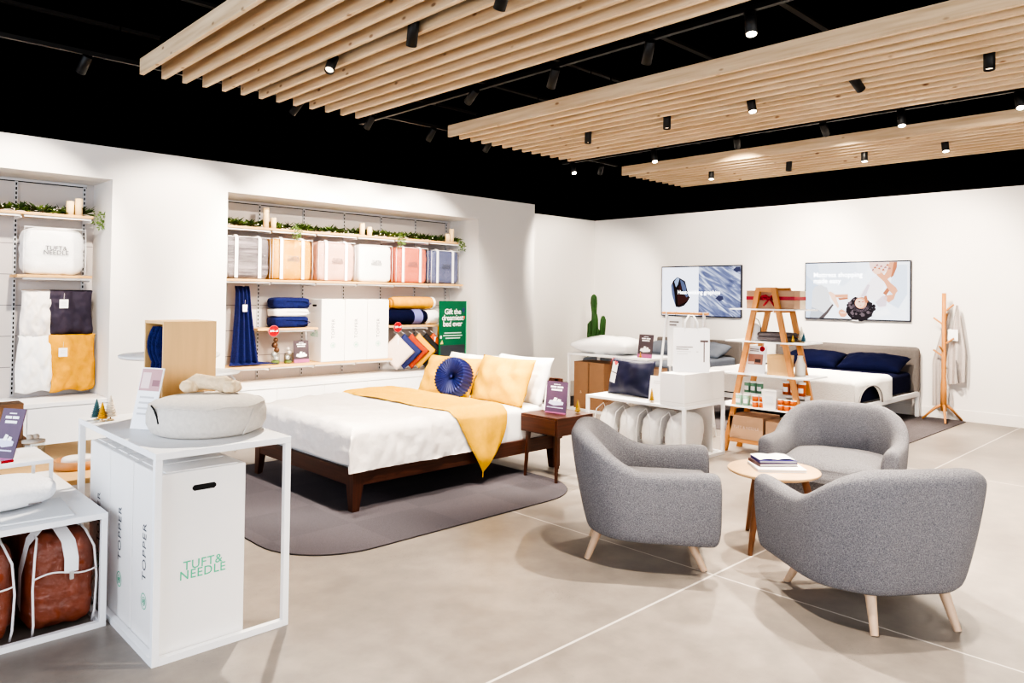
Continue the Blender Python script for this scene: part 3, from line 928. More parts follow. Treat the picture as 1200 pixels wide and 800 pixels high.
# ------------------------------------------------------------------ tall topper boxes
def topper_box(x, y, z, rz, label, grp, w=0.36, d=0.325, h=0.74):
    t = thing('topper_box', label, 'box', (x, y, z), rz, grp)
    mb = MB()
    mb.box((-w/2, -d/2, 0), (w/2, d/2, h), WBOX, 0.006)
    # main face -y : logo
    mb.text(LOGO, 0.052, frame((0.0, -d/2-0.001, h*.445), (1, 0, 0), (0, 0, 1)), GREENT, 1.08, .74, 0.008)
    for sx in (-1, 1):
        m4 = frame((sx*(w/2+0.001), 0.0, h*.50), (0, 0, 1), (0, -sx, 0))
        mb.text('TOPPER', 0.062, m4 @ Matrix.Translation((0.02, 0, 0)), INKTXT, 1.15)
        c = m4 @ Matrix.Translation((-0.185, 0, 0))
        for r0, r1 in ((0.034, 0.030), (0.019, 0.016)):
            vs = [(r*math.cos(2*PI*k/28)*1.0, r*math.sin(2*PI*k/28), 0) for r in (r0, r1) for k in range(28)]
            mb.add(vs, [(k, (k+1) % 28, 28+(k+1) % 28, 28+k) for k in range(28)], GREENT, False, c)
        mb.text('&', 0.04, c, GREENT)
    mb.build('carton', t)
    mb = MB()
    prof = [(-0.042, -0.012), (0.042, -0.012), (0.05, -0.004), (0.05, 0.004), (0.042, 0.012), (-0.042, 0.012), (-0.05, 0.004), (-0.05, -0.004)]
    mb.prism([(a, b_) for a, b_ in prof], -0.004, 0.0012, DARK, frame((0, -d/2, h*.90), (1, 0, 0), (0, 0, 1)))
    mb.build('hand_hole', t)
    mb = MB()
    for s in (-1, 1):
        mb.box((-w*.42, s*d*.25-d*.2, h), (w*.42, s*d*.25+d*.2, h+0.004), WBOX, 0.001)
    mb.build('lid_flap', t)
    return t
for i, lab in enumerate(('tall white topper box on the low shelf, leftmost of the three', 'tall white topper box on the low shelf, middle of the three', 'tall white topper box on the low shelf, rightmost, beside the rolled quilts')):
    topper_box(4.775+0.33*i, 8.31, 0.657, R(-90), lab, 'topper boxes on the low shelf', 0.35, 0.325, 0.77)

# ------------------------------------------------------------------ rolled quilts on the right short shelf
def roll(x, y, z, L, r, mat, label, sq=1.0, band=None, capm=None):
    t = thing('rolled_quilt', label, 'quilt', (x, y, z), 0, 'rolled quilts on the short shelf')
    mb = MB()
    def f(a, b):
        th = 2*PI*a
        u = 2*b-1
        rr = r*(1 - 0.25*abs(u)**10)*(1+0.05*noise.noise(Vector((u*5, math.cos(th)*2, math.sin(th)*2)))) 
        return (u*L/2, rr*math.cos(th)*1.15, r*sq + rr*sq*math.sin(th))
    mb.grid(f, 26, 20, mat)
    for s in (-1, 1):
        # spiral end
        pts = [(s*(L/2+.001), .12*r+0.62*r*(k/26)*math.cos(k*.75), r*sq+0.62*r*(k/26)*sq*math.sin(k*.75)) for k in range(2, 27)]
        mb.tube(pts, r*.085, mat, 6)
        mb.add([(s*L/2*.995, .8*r*1.1*math.cos(2*PI*k/20), r*sq+.8*r*sq*math.sin(2*PI*k/20)) for k in range(20)], [tuple(range(20))], mat)
    mb.build('rolled_fabric', t)
    if band:
        mb = MB()
        mb.grid(lambda a, b: (L*(band[0]+(band[1]-band[0])*b), (r*1.03)*math.cos(2*PI*a)*1.15, r*sq+(r*1.03)*sq*math.sin(2*PI*a)), 26, 3, band[2]); mb.build('paper_band', t)
roll(5.97, 8.31, 1.087, 0.66, 0.118, NAVY, 'navy rolled quilt with a paler band on the short shelf', 0.9, (0.12, 0.34, M('slate_band', (112, 116, 176), 0.8)))
roll(6.41, 8.31, 1.087, 0.20, 0.112, PUREW, 'white rolled quilt at the right of the navy one, half behind the green sign', 0.9)
roll(6.10, 8.31, 1.302, 0.72, 0.098, YELD, 'mustard rolled quilt lying on top of the navy one', 0.85, (0.40, 0.455, WTXT))

# ------------------------------------------------------------------ fan of hanging cushions under the short shelf
def hung_cushion(i, x, mat, label, tagged=False):
    t = thing('hanging_cushion', label, 'cushion', (x, 8.17, 0.97), 0, 'fan of hanging cushion covers')
    mb = MB()
    s = 0.17
    # square hung by one corner, facing left-forward
    m4 = Matrix.Rotation(R(-38), 4, 'Z') @ frame((0.035, -0.03, -0.235), (1, 0, 0), (0, 0, 1)) @ Matrix.Rotation(R(45), 4, 'Z') @ Matrix.Diagonal((1, 1, 1, 1))
    mb.pillow(0.34, 0.34, 0.055, mat, m4, 12, 0.02, 0.004, i, 0.3)
    mb.build('cover', t)
    mb = MB(); mb.cyl((0.0, 0.02, 0.03), (0.035, -0.03, -0.01), 0.003, WMETAL, n=6); mb.build('hanging_loop', t)
    if tagged: swing_tag(t, 0.03, -0.075, -0.05, 0.06, 0.09)
cush = [(M('oat_velvet', (222, 204, 190), 0.8, .06, 9), 'oat coloured hanging cushion cover, leftmost of the fan, with a tag'), (M('denim_velvet', (44, 52, 108), 0.8, .2, 9), 'denim blue hanging cushion cover second in the fan'),
        (M('rust_velvet', (176, 66, 30), 0.8, .2, 9), 'rust hanging cushion cover third in the fan'), (M('yellow_velvet', (232, 172, 20), 0.8, .12, 9), 'yellow hanging cushion cover fourth in the fan'),
        (M('black_velvet', (22, 19, 25), 0.8, .2, 9), 'black hanging cushion cover fifth in the fan'), (M('orange_velvet', (190, 82, 20), 0.8, .15, 9), 'orange hanging cushion cover with a tag at the right of the fan')]
for i, (m, lab) in enumerate(cush):
    hung_cushion(i, 5.72+0.122*i, m, lab, i in (0, 5))

# ------------------------------------------------------------------ green poster sign
GRN = M('poster_green', (8, 92, 62), 0.55)
t = thing('poster_stand', 'tall dark green poster board with white lettering at the right end of the niche', 'sign', (6.545, 7.965, 0.462), 0)
mb = MB()
W, H = 0.235, 0.955
mb.box((-W, -0.01, 0), (W, 0.01, H), GRN)
mb.box((-W+.02, -0.0115, 0.0), (W-.02, -0.010, H*.36), M('poster_charcoal', (52, 58, 66), 0.6))
fr = lambda x, z: frame((x, -0.0125, z), (1, 0, 0), (0, 0, 1))
mb.text('Gift the\ndreamiest\nbed ever', 0.105, fr(-0.005, H*.755), WTXT, 0.92, 0.80, 0.012)
for k, w in enumerate((0.15, 0.17, 0.13)):
    mb.box((-w, -0.0122, H*.53-k*0.036), (w, -0.011, H*.53-k*0.036+0.013), M('poster_smallprint', (196, 222, 212), 0.6))
mb.box((W*.72, -0.0122, H*.84), (W*.88, -0.011, H*.90), M('poster_navy', (44, 52, 110), 0.6))
mb.box((W*.80, -0.0122, H*.74), (W*.90, -0.011, H*.78), M('poster_coral', (220, 96, 84), 0.6))
mb.poly([(-W*.95, H*.38, 0), (-W*.72, H*.38, 0), (-W*.80, H*.44, 0)], M('poster_gold', (214, 190, 110), 0.6), fr(0, 0))
mb.poly([(-W*.95, H*.46, 0), (-W*.84, H*.46, 0), (-W*.84, H*.50, 0), (-W*.95, H*.50, 0)], WTXT, fr(0, 0))
mb.build('poster_face', t)
mb = MB(); mb.box((W, -0.012, 0), (W+.014, 0.012, H), M('poster_edge', (70, 190, 140), 0.5)); mb.build('poster_edge', t)
mb = MB(); mb.box((-W, -0.05, -0.002), (W, 0.06, 0.008), BLKMET); mb.build('foot_plate', t)

# a mustard throw corner behind the poster
t = thing('hanging_throw', 'mustard throw hanging in the niche corner behind the green poster', 'throw', (6.72, 8.37, 0.64))
mb = MB(); mb.grid(lambda a, b: (-.12+.30*a, -.02*math.sin(a*14), .42*(1-b)+.06*math.sin(a*6)*b), 24, 10, YELD); mb.build('cloth', t)
mb = MB(); mb.cyl((0, 0.1, .42), (0, -.03, .42), .006, WMETAL, n=8); mb.build('peg', t)

# ------------------------------------------------------------------ left niche: hanging quilts
def hung(x, y, z, w, h, mat, label, seed, bulge=0.05, tagp=None, flare=0.0, grp='bedding hung in the left niche'):
    t = thing('hung_quilt', label, 'quilt', (x, y, z), 0, grp)
    mb = MB()
    def f(a, b):
        u = 2*a-1
        ww = w/2*(1+flare*b)
        zz = -h*b + 0.012*math.sin(a*9+seed)*b
        yy = -0.02 - bulge*math.sin(PI*min(1, b*1.02))**.6 * (1-u**6) + 0.026*noise.noise(Vector((u*2.4, b*4, seed))) + 0.016*noise.noise(Vector((u*7, b*9, seed)))
        if b > .93: yy += (b-.93)*0.5
        return (u*ww + .01*math.sin(b*5+seed), yy, zz)
    mb.grid(f, 26, 30, mat)
    mb.grid(lambda a, b: (w/2*(2*a-1), -0.02+0.06*b, 0.008*math.sin(b*PI)), 10, 4, mat)
    mb.build('cloth', t)
    mb = MB(); mb.cyl((-w*.46, 0.02, -0.006), (w*.46, 0.02, -0.006), 0.007, WMETAL, n=8)
    mb.cyl((0, 0.02, -0.006), (0, YN-y-0.01, -0.006), 0.006, WMETAL, n=8); mb.build('hanging_bar', t)
    if tagp: swing_tag(t, tagp[0], -0.035-bulge, tagp[1], 0.075, 0.085)
PLUMG = M('plum_grey_sateen', (64, 56, 74), 0.75, 0.2, 7)
hung(1.645, 8.32, 1.495, 0.26, 0.47, LINEN, 'off-white quilt hanging at the upper left of the left niche', 1, .06)
hung(1.64, 8.30, 1.055, 0.29, 0.54, PUREW, 'white puffy quilt hanging below the off-white one', 2, .07, None, .12)
hung(1.935, 8.30, 1.495, 0.37, 0.44, PLUMG, 'plum grey sheet hanging with a white tag in the left niche', 3, .05, (-.08, -.085))
hung(1.95, 8.28, 1.06, 0.40, 0.55, YELD, 'mustard yellow throw hanging with a white tag in the left niche', 4, .06, (-.10, -.12), -.06)

# ------------------------------------------------------------------ white frame tables
def frame_table(x0, x1, y0, y1, h, label, tube=0.026, top=0.026, name='display_table', bottom=True, cat='table', shelf=True):
    t = thing(name, label, cat, (x0, y0, 0))
    W, D = x1-x0, y1-y0
    mb = MB(); mb.box((0, 0, h-top), (W, D, h), WMETAL, 0.002); mb.build('tabletop', t)
    for px in (0, W-tube):
        for py in (0, D-tube):
            mb = MB(); mb.box((px, py, 0), (px+tube, py+tube, h-top), WMETAL, 0.0015); mb.build('leg', t)
    if bottom:
        mb = MB()
        mb.box((tube, 0, 0), (W-tube, tube, tube), WMETAL); mb.box((tube, D-tube, 0), (W-tube, D, tube), WMETAL)
        mb.box((0, tube, 0), (tube, D-tube, tube), WMETAL); mb.box((W-tube, tube, 0), (W, D-tube, tube), WMETAL)
        mb.build('floor_rail', t)
        if shelf:
            mb = MB(); mb.box((tube, tube, 0.006), (W-tube, D-tube, 0.012), WMETAL); mb.build('bottom_shelf', t)
    return t
# tall table with the topper boxes (bottom rail frame, left half boarded)
t = thing('display_table', 'tall white metal frame table in the foreground over the topper boxes, pouf on top', 'table', (1.035, 3.11, 0))
W, D, H, q = 0.585, 1.13, 0.85, 0.028
mb = MB(); mb.box((0, 0, H-0.028), (W, D, H), WMETAL, 0.002); mb.build('tabletop', t)
for px in (0, W-q):
    for py in (0, D-q):
        mb = MB(); mb.box((px, py, 0), (px+q, py+q, H-0.028), WMETAL, 0.0015); mb.build('leg', t)
mb = MB()
for a, b_ in (((q, 0, 0), (W-q, q, q)), ((0, q, 0), (q, D-q, q))): mb.box(a, b_, WMETAL)
mb.build('floor_rail', t)
mb = MB(); mb.box((q, q, 0.002), (0.40, D-q, 0.010), WMETAL); mb.build('bottom_shelf', t)
for i, lab in enumerate(('white topper box with green lettering facing front under the tall table', 'white topper box second from the front under the tall table', 'white topper box third from the front under the tall table, mostly behind the low table')):
    topper_box(1.247, 3.312+0.331*i, 0.011, 0, lab, 'topper boxes under the tall table', 0.362, 0.325, 0.742)

# ------------------------------------------------------------------ round pouf with a knotted toy
FLAX = M('flax_canvas', (214, 208, 200), 0.9, 0.10, 60, bump=0.2, bscale=120)
t = thing('floor_pouf', 'round grey flax pouf on the front of the tall white table', 'pouf', (1.385, 3.475, 0.851), R(20))
mb = MB()
r, h = 0.262, 0.168
prof = [(0, 0.006), (r*.80, 0.0), (r*.93, 0.016), (r*.995, 0.05), (r*1.0, 0.095), (r*.97, 0.126), (r*.93, 0.142), (r*.75, 0.158), (r*.45, h+.002), (r*.15, h+.004), (0, h+.004)]
mb.lathe([(max(a, 1e-6), b_) for a, b_ in prof], FLAX, 48)
mb.build('cushion_body', t)
mb = MB()
mb.tube([(r*.955*math.cos(2*PI*k/60), r*.955*math.sin(2*PI*k/60), 0.136+0.004*math.sin(k*.8)) for k in range(60)], 0.004, FLAX, 6, True)
mb.tube([(r*1.004*math.cos(a), r*1.004*math.sin(a), z) for a, z in ((-1.70, .012), (-1.62, .05), (-1.53, .095), (-1.45, .132))], 0.0035, FLAX, 6)
mb.build('piping', t)
mb = MB(); mb.tube([(r*1.0*math.cos(a), r*1.0*math.sin(a), z) for a, z in ((2.9, .145), (3.0, .13), (3.08, .10), (3.12, .07))], 0.004, DARK, 6); mb.build('zip', t)
FLEECE = M('cream_fleece', (240, 216, 180), 0.95, 0.12, 30, bump=0.5, bscale=70)
t = thing('rope_toy', 'cream knotted fleece toy lying on top of the round pouf', 'toy', (1.42, 3.53, 1.022), R(-38))
mb = MB()
mb.tube([(-.11, .01, .03), (-.07, .03, .045), (-.03, 0, .05), (.02, -.01, .045), (.06, .0, .04), (.10, -.02, .03)], [.03, .042, .034, .032, .04, .03], FLEECE, 12)
mb.build('twisted_body', t)
for s in (-1, 1):
    mb = MB()
    for k in range(3):
        a = k*2.1
        mb.superbox(.065, .06, .058, FLEECE, 2.3, 5, .15, 30, Matrix.Translation((s*.098+.012*math.cos(a), .022*math.sin(a)-.004*s, 0.0)) , k+s, False)
    mb.build('knot', t)

# ------------------------------------------------------------------ plywood cube with a blue throw
t = thing('plywood_cabinet', 'open-sided birch plywood box standing behind the pouf on the tall table', 'box', (1.29, 3.80, 0.851))
W, D, H, q = 0.262, 0.275, 0.500, 0.014
mb = MB(); mb.box((0, 0, 0), (W, q, H), BIRCH, 0.001); mb.build('front_panel', t)
mb = MB(); mb.box((0, D-q, 0), (W, D, H), BIRCH, 0.001); mb.build('rear_panel', t)
mb = MB(); mb.box((W-q, q, 0), (W, D-q, H), BIRCH); mb.build('side_panel', t)
mb = MB(); mb.box((0, q, H-q), (W-q, D-q, H), BIRCH); mb.build('top_panel', t)
mb = MB(); mb.box((0, q, 0), (W-q, D-q, q), BIRCH); mb.build('base_panel', t)
mb = MB(); mb.box((0.004, q, 0.225), (W-q, D-q, 0.239), BIRCH); mb.build('inner_shelf', t)
t = thing('knit_throw', 'royal blue knitted throw stuffed in the open plywood box', 'throw', (1.42, 3.93, 1.092))
mb = MB()
def f(a, b):
    u = 2*a-1
    y = u*0.085 + 0.02*math.sin(b*4)
    z = 0.225*(1-b) + 0.004
    x = -0.095 - 0.025*math.sin(b*3.2) + 0.016*math.cos(u*9+b*5) - (0.03*(b-.8)*5 if b > .8 else 0)
    if b > .85: z -= (b-.85)*0.10
    return (x, y, max(z, 0.003) if x > -0.128 else z)
mb.grid(f, 30, 30, ROYAL); mb.build('draped_front', t)
mb = MB(); mb.superbox(.17, .17, .225, ROYAL, 3.5, 9, .06, 14); mb.build('bundle', t)
card((1.165, 3.70, 0.852), 0.13, 0.29, R(-62), R(14), 'pinktop', 'white leaflet with a rose coloured photo leaning in front of the plywood box')

# ------------------------------------------------------------------ bottle-brush trees
def mini_tree(x, y, z, h, col, label, r=None, grp=None):
    r = r or h*.26
    t = thing('bottle_brush_tree', label, 'ornament', (x, y, z), 0, grp)
    m = M('bristle_%d_%d_%d' % col, col, 0.85, 0.25, 60)
    mb = MB()
    n = 9
    prof = [(0.0005, h*.14)]
    for k in range(n):
        f0 = k/n
        rr = r*(1-f0)**.9
        prof += [(rr*1.0+.001, h*(.15+.85*f0)), (rr*.62+.001, h*(.15+.85*(f0+.6/n)))]
    prof.append((0.0005, h))
    tb = []
    mb.lathe(prof, m, 18, None, False)
    mb.build('bristles', t)
    mb = MB(); mb.cyl((0, 0, .004), (0, 0, h*.16), h*.02, M('twig', (120, 92, 60), .8), n=8); mb.lathe([(0, 0), (h*.13, 0), (h*.13, h*.04), (h*.05, h*.06), (0, h*.06)], M('turned_foot', (232, 206, 160), .6), 14); mb.build('foot', t)
G1 = 'bottle-brush trees on the tall table'
mini_tree(1.085, 4.12, .851, .105, (76, 112, 116), 'teal bottle-brush tree at the rear left corner of the tall table', None, G1)
mini_tree(1.095, 4.06, .851, .095, (226, 172, 30), 'golden bottle-brush tree at the rear left corner of the tall table', None, G1)
mini_tree(1.135, 4.07, .851, .125, (246, 232, 210), 'white bottle-brush tree at the rear left corner of the tall table', None, G1)

# ------------------------------------------------------------------ low table at the left edge
frame_table(-0.30, 1.016, 3.645, 4.70, 0.506, 'low white metal frame table at the left edge over the rust bedding bags', shelf=False)
def duffel(x, y, z, w, d, h, label, seed, rz=0):
    t = thing('bedding_duffel', label, 'bag', (x, y, z), rz, 'clear duffel bags of rust bedding')
    mb = MB(); mb.superbox(w-.012, d-.012, h*.97, RUST, 5, 18, 0.06, 12, seed=seed); mb.build('folded_duvet', t)
    mb = MB(); mb.superbox(w, d, h, CLEAR, 6, 10, 0.012, 5, seed=seed+2)
    e = -d/2-.001
    for s in (-1, 1):
        mb.tube([(s*w*.40, e*.93, .012), (s*w*.41, e*1.0, h*.15), (s*w*.43, e*1.005, h*.5), (s*w*.40, e*.97, h*.80), (s*w*.33, e*.80, h*.95), (s*w*.33, e*.3, h*1.0)], .005, STRAP, 6)
    mb.tube([(w*(-.43+.86*k/10), e*1.01-.004, h*(.60+.03*math.sin(k*.6))) for k in range(11)], .004, STRAP, 6)
    cv = mb.build('clear_cover', t)
    mb = MB()
    pts = [(0.02, e*1.02-.004, h*.60), (0.02, e*1.02-.003, h*.74), (.015, e*.93, h*.90), (.0, e*.72, h*1.0), (-.03, e*.35, h*1.03), (-.05, 0, h*1.02)]
    mb.ribbon(pts, (.028, 0, 0), STRAP)
    mb.build('strap', t)
    mb = MB()
    pts = [(w*.36, e*.55, h*.97), (w*.2, e*.55, h*1.04), (0.0, e*.6, h*1.05), (-w*.22, e*.65, h*1.05), (-w*.42, e*.7, h*.92), (-w*.5, e*.66, h*.62), (-w*.49, e*.6, h*.25)]
    mb.ribbon(pts, (0, .024, .012), STRAP)
    mb.build('strap', t)
    mb = MB(); mb.box((.012, e*1.02-.014, h*.53), (.028, e*1.02-.004, h*.61), CHROME, .002); mb.build('zip_pull', cv)
duffel(0.845, 4.02, 0.003, 0.29, 0.66, 0.435, 'clear duffel of rust bedding under the low table, at its right end', 1, R(3))
duffel(0.535, 4.02, 0.003, 0.30, 0.66, 0.425, 'clear duffel of rust bedding under the low table, cut by the picture edge', 5, R(2))
# board + pillow on the low table
t = thing('fabric_board', 'thin pale grey swatch board under the white pillow on the low table', 'board', (0.56, 3.90, 0.507), R(-4))
mb = MB(); mb.box((-.36, -.19, 0), (.345, .15, .009), M('pale_grey_board', (226, 228, 230), .6), .003); mb.build('board', t)
KNITW = M('white_quilted_knit', (244, 244, 246), 0.8, 0.05, 60, bump=0.25, bscale=90)
t = thing('memory_pillow', 'white quilted pillow lying on the grey board at the left edge', 'pillow', (0.61, 4.01, 0.517), R(6))
mb = MB(); mb.superbox(.54, .36, .125, KNITW, 3.0, 14, .015, 6); mb.build('pillow_body', t)
mb = MB(); mb.box((.12, -.183, .03), (.17, -.1765, .034), M('tag_dark', (120, 112, 112), .6)); mb.build('care_tag', t)
# white riser with leaning card
t = thing('riser_stand', 'small white riser stand on the low table behind the white pillow', 'stand', (0.55, 4.28, 0.507))
mb = MB(); mb.box((-.36, 0, .125), (.385, .40, .145), WMETAL, .002); mb.build('riser_top', t)
for px in (-.36, .37):
    for py in (0, .385):
        mb = MB(); mb.box((px, py, 0), (px+.015, py+.015, .125), WMETAL); mb.build('leg', t)
card((0.735, 4.40, 0.653), 0.14, 0.255, R(-58), R(17), 'plum', 'plum leaning card on the white riser at the left edge')
t = thing('marker_pen', 'red capped pen lying by the white pillow at the left edge', 'pen', (0.70, 4.31, 0.658), R(12))
mb = MB(); mb.cyl((-.07, 0, .0), (.02, 0, .0), .005, WTXT, n=10); mb.build('barrel', t)
mb = MB(); mb.cyl((.02, 0, .0), (.075, 0, .0), .006, REDS, n=10); mb.build('cap', t)
# kraft boxes and tan low table in front of the left niche
t = thing('plywood_table', 'low tan plywood table between the two white tables, with a tray on it', 'table', (1.28, 5.12, 0))
mb = MB(); mb.box((-.42, -.40, .40), (.32, .80, .43), BIRCH, .003); mb.build('tabletop', t)
for px in (-.40, .28):
    for py in (-.38, .76):
        mb = MB(); mb.box((px, py, 0), (px+.03, py+.03, .40), BIRCH); mb.build('leg', t)
t = thing('round_tray', 'round wooden tray with a folded cloth on the tan plywood table', 'tray', (1.235, 5.05, .431))
mb = MB(); mb.lathe([(0, 0), (.125, 0), (.13, .006), (.13, .05), (.122, .05), (.118, .012), (0, .012)], M('tray_wood', (206, 150, 96), .5, .12, 8), 32); mb.build('tray_body', t)
mb = MB(); mb.superbox(.17, .14, .055, LINEN, 4, 7, .05, 14, Matrix.Translation((0, 0, .012))); mb.build('folded_cloth', t)
t = thing('lidded_glass_jar', 'glass jar with a pale lid and knob beside the kraft boxes at the left', 'jar', (1.10, 5.55, .431))
mb = MB(); mb.lathe([(.055, 0), (.062, .01), (.062, .08), (.055, .09)], GLASS, 20); mb.build('glass_body', t)
mb = MB(); mb.lathe([(0, .09), (.066, .09), (.066, .104), (.02, .112), (0, .112)], M('jar_lid', (206, 196, 184), .5), 20); mb.lathe([(0, .110), (.018, .112), (.022, .126), (.014, .14), (0, .142)], M('jar_lid', (206, 196, 184), .5), 12, Matrix.Translation((.012, 0, 0))); mb.lathe([(0, .110), (.018, .112), (.022, .126), (.014, .14), (0, .142)], M('jar_lid', (206, 196, 184), .5), 12, Matrix.Translation((-.02, 0, 0))); mb.build('lid', t)
def kraft_box(x, y, z, w, d, h, mat, label, grp=None, txt=None, rz=0.0):
    t = thing('kraft_box', label, 'box', (x, y, z), rz, grp)
    mb = MB(); mb.box((-w/2, -d/2, 0), (w/2, d/2, h-.012), mat, .003)
    if txt: txt(mb, w, d, h)
    mb.build('carton', t)
    mb = MB(); mb.box((-w/2-.001, -d/2-.001, h-.012), (w/2+.001, d/2+.001, h), mat, .002); mb.build('lid', t)
    return t
kraft_box(0.98, 5.75, .431, .24, .22, .09, KRAFT, 'flat kraft box under the upright one at the left edge')
kraft_box(0.97, 5.78, .522, .20, .16, .235, KRAFT, 'upright kraft box stacked on the flat one at the left edge')

# ------------------------------------------------------------------ round white side tables behind the tall table
def round_table(x, y, r, h, label, ped=False):
    t = thing('round_side_table', label, 'table', (x, y, 0), 0)
    mb = MB(); mb.lathe([(0, h-.026), (r-.02, h-.026), (r-.004, h-.018), (r, h-.008), (r-.004, h), (0, h)], WMETAL, 40); mb.build('tabletop', t)
    if ped:
        mb = MB(); mb.lathe([(0, 0), (.22, 0), (.22, .012), (.03, .025), (.028, h-.03), (0, h-.03)], WMETAL, 28); mb.build('pedestal', t)
    for k in range(0 if ped else 3):
        a = -.35+k*2*PI/3
        c, s = math.cos(a), math.sin(a)
        mb = MB(); mb.tube([(c*.3*r, s*.3*r, h-.03), (c*.72*r, s*.72*r, h-.04), (c*.84*r, s*.84*r, h-.08), (c*.86*r, s*.86*r, h*.5), (c*.9*r, s*.9*r, .0)], .011, WMETAL, 8); mb.build('leg', t)
round_table(2.74, 6.94, .30, .76, 'round white side table with curved legs behind the plywood box, right of it')
round_table(2.06, 5.91, .36, 1.02, 'taller round white pedestal table behind the plywood box, left of it', True)

# ------------------------------------------------------------------ carpets
CARP = carpet_mat('grey_carpet', (103, 99, 106), (98, 95, 102), 0.55)
CARP2 = carpet_mat('grey_carpet_far', (102, 97, 100), (98, 93, 96), 0.6)
def rug(x0, y0, x1, y1, rad, mat, label, z=0.007):
    pts = []
    for cx, cy, a0 in ((x1-rad, y0+rad, -90), (x1-rad, y1-rad, 0), (x0+rad, y1-rad, 90), (x0+rad, y0+rad, 180)):
        for k in range(13):
            a = R(a0+90*k/12)
            pts.append((cx+rad*math.cos(a), cy+rad*math.sin(a)))
    mb = MB(); mb.prism(pts, 0.0, z, mat)
    o = mb.build('area_rug')
    mb = MB(); mb.tube([(p[0], p[1], z*.55) for p in pts], z*.55, M('rug_binding', (58, 54, 56), .9), 6, True); mb.build('bound_edge', o)
    tag(o, label, 'rug')
rug(1.985, 3.70, 4.47, 6.20, .48, CARP, 'dark grey round-cornered rug under the wooden bed')
rug(7.60, 2.68, 10.49, 7.35, .06, CARP2, 'grey carpet under the navy and grey beds by the screen wall')

# ------------------------------------------------------------------ walnut bed
BX, BY0, BY1, BXH = 2.745, 4.385, 5.88, 4.83
ZR0, ZR1 = 0.180, 0.292
t = thing('platform_bed', 'dark walnut platform bed on the grey rug', 'bed', (BX, BY0, 0))
L, W = BXH-BX, BY1-BY0
mb = MB(); mb.box((0.03, 0, ZR0), (L, .028, ZR1), WALNUT, .002); mb.build('side_rail', t)
mb = MB(); mb.box((0.03, W-.028, ZR0), (L, W, ZR1), WALNUT, .002); mb.build('side_rail', t)
mb = MB(); mb.box((0, .05, ZR0), (.028, W-.05, ZR1), WALNUTY, .002); mb.build('foot_rail', t)
def bed_leg(cx, cy, dx, dy):
    # wedge: outer corner at (cx,cy), tapering towards the outside at the floor
    mb = MB()
    a, b_ = .085, .085
    s = .062
    top = [(0, 0), (a*dx, 0), (a*dx, .03*dy), (.03*dx, .03*dy), (.03*dx, b_*dy), (0, b_*dy)]
    bot = [(0, 0), (s*dx, 0), (s*dx, .03*dy), (.03*dx, .03*dy), (.03*dx, s*dy), (0, s*dy)]
    zs = [(0.0085, .62), (ZR0, 1.0), (ZR1+.002, 1.08)]
    verts = []
    for z, k in zs:
        for p in top: verts.append((cx+p[0]*k if abs(p[0]) > .031 else cx+p[0], cy+p[1]*k if abs(p[1]) > .031 else cy+p[1], z))
    n = 6
    faces = [tuple(range(n)), tuple(2*n+k for k in range(n))]
    for j in range(2):
        for k in range(n): faces.append((j*n+k, j*n+(k+1) % n, (j+1)*n+(k+1) % n, (j+1)*n+k))
    mb.add(verts, faces, WALNUTZ)
    return mb.build('leg', t, recalc=True)
bed_leg(-.004, -.004, 1, 1); bed_leg(-.004, W+.004, 1, -1); bed_leg(L-.08, -.004, 1, 1); bed_leg(L-.08, W+.004, 1, -1)
mb = MB()
for k in range(9): mb.box((.06+k*.225, .03, ZR0+.05), (.15+k*.225, W-.03, ZR0+.07), WALNUTY)
mb.build('slat_base', t)
mb = MB(); mb.box((L, -.01, .52+.08), (L+.035, W+.01, .775), WALNUTY, .004); mb.box((L, -.01, .25), (L+.035, W+.01, .50), WALNUTY, .004)
for y in (0.02, W-.06): mb.box((L, y, 0.0), (L+.04, y+.04, .775), WALNUTZ, .002)
mb.build('headboard', t)
MZ = .565
t = thing('mattress', 'white mattress in white sheets on the walnut bed', 'mattress', (BX+.03, BY0+.02, ZR0+.075))
mb = MB(); mb.superbox(L-.06, W-.04, MZ-ZR0-.075, PUREW, 12, 16, 0.003, 3, Matrix.Translation(((L-.06)/2, (W-.04)/2, 0))); mb.build('fitted_sheet', t)

def drape(a, half, r=.05):
    """signed distance along cloth from centre -> (horizontal position, drop)"""
    s = 1 if a >= 0 else -1
    a = abs(a)
    if a <= half-r: return s*a, 0.0
    q = a-(half-r)
    if q <= r*PI/2:
        th = q/r
        return s*(half-r+r*math.sin(th)), r*(1-math.cos(th))
    return s*half, r+q-r*PI/2
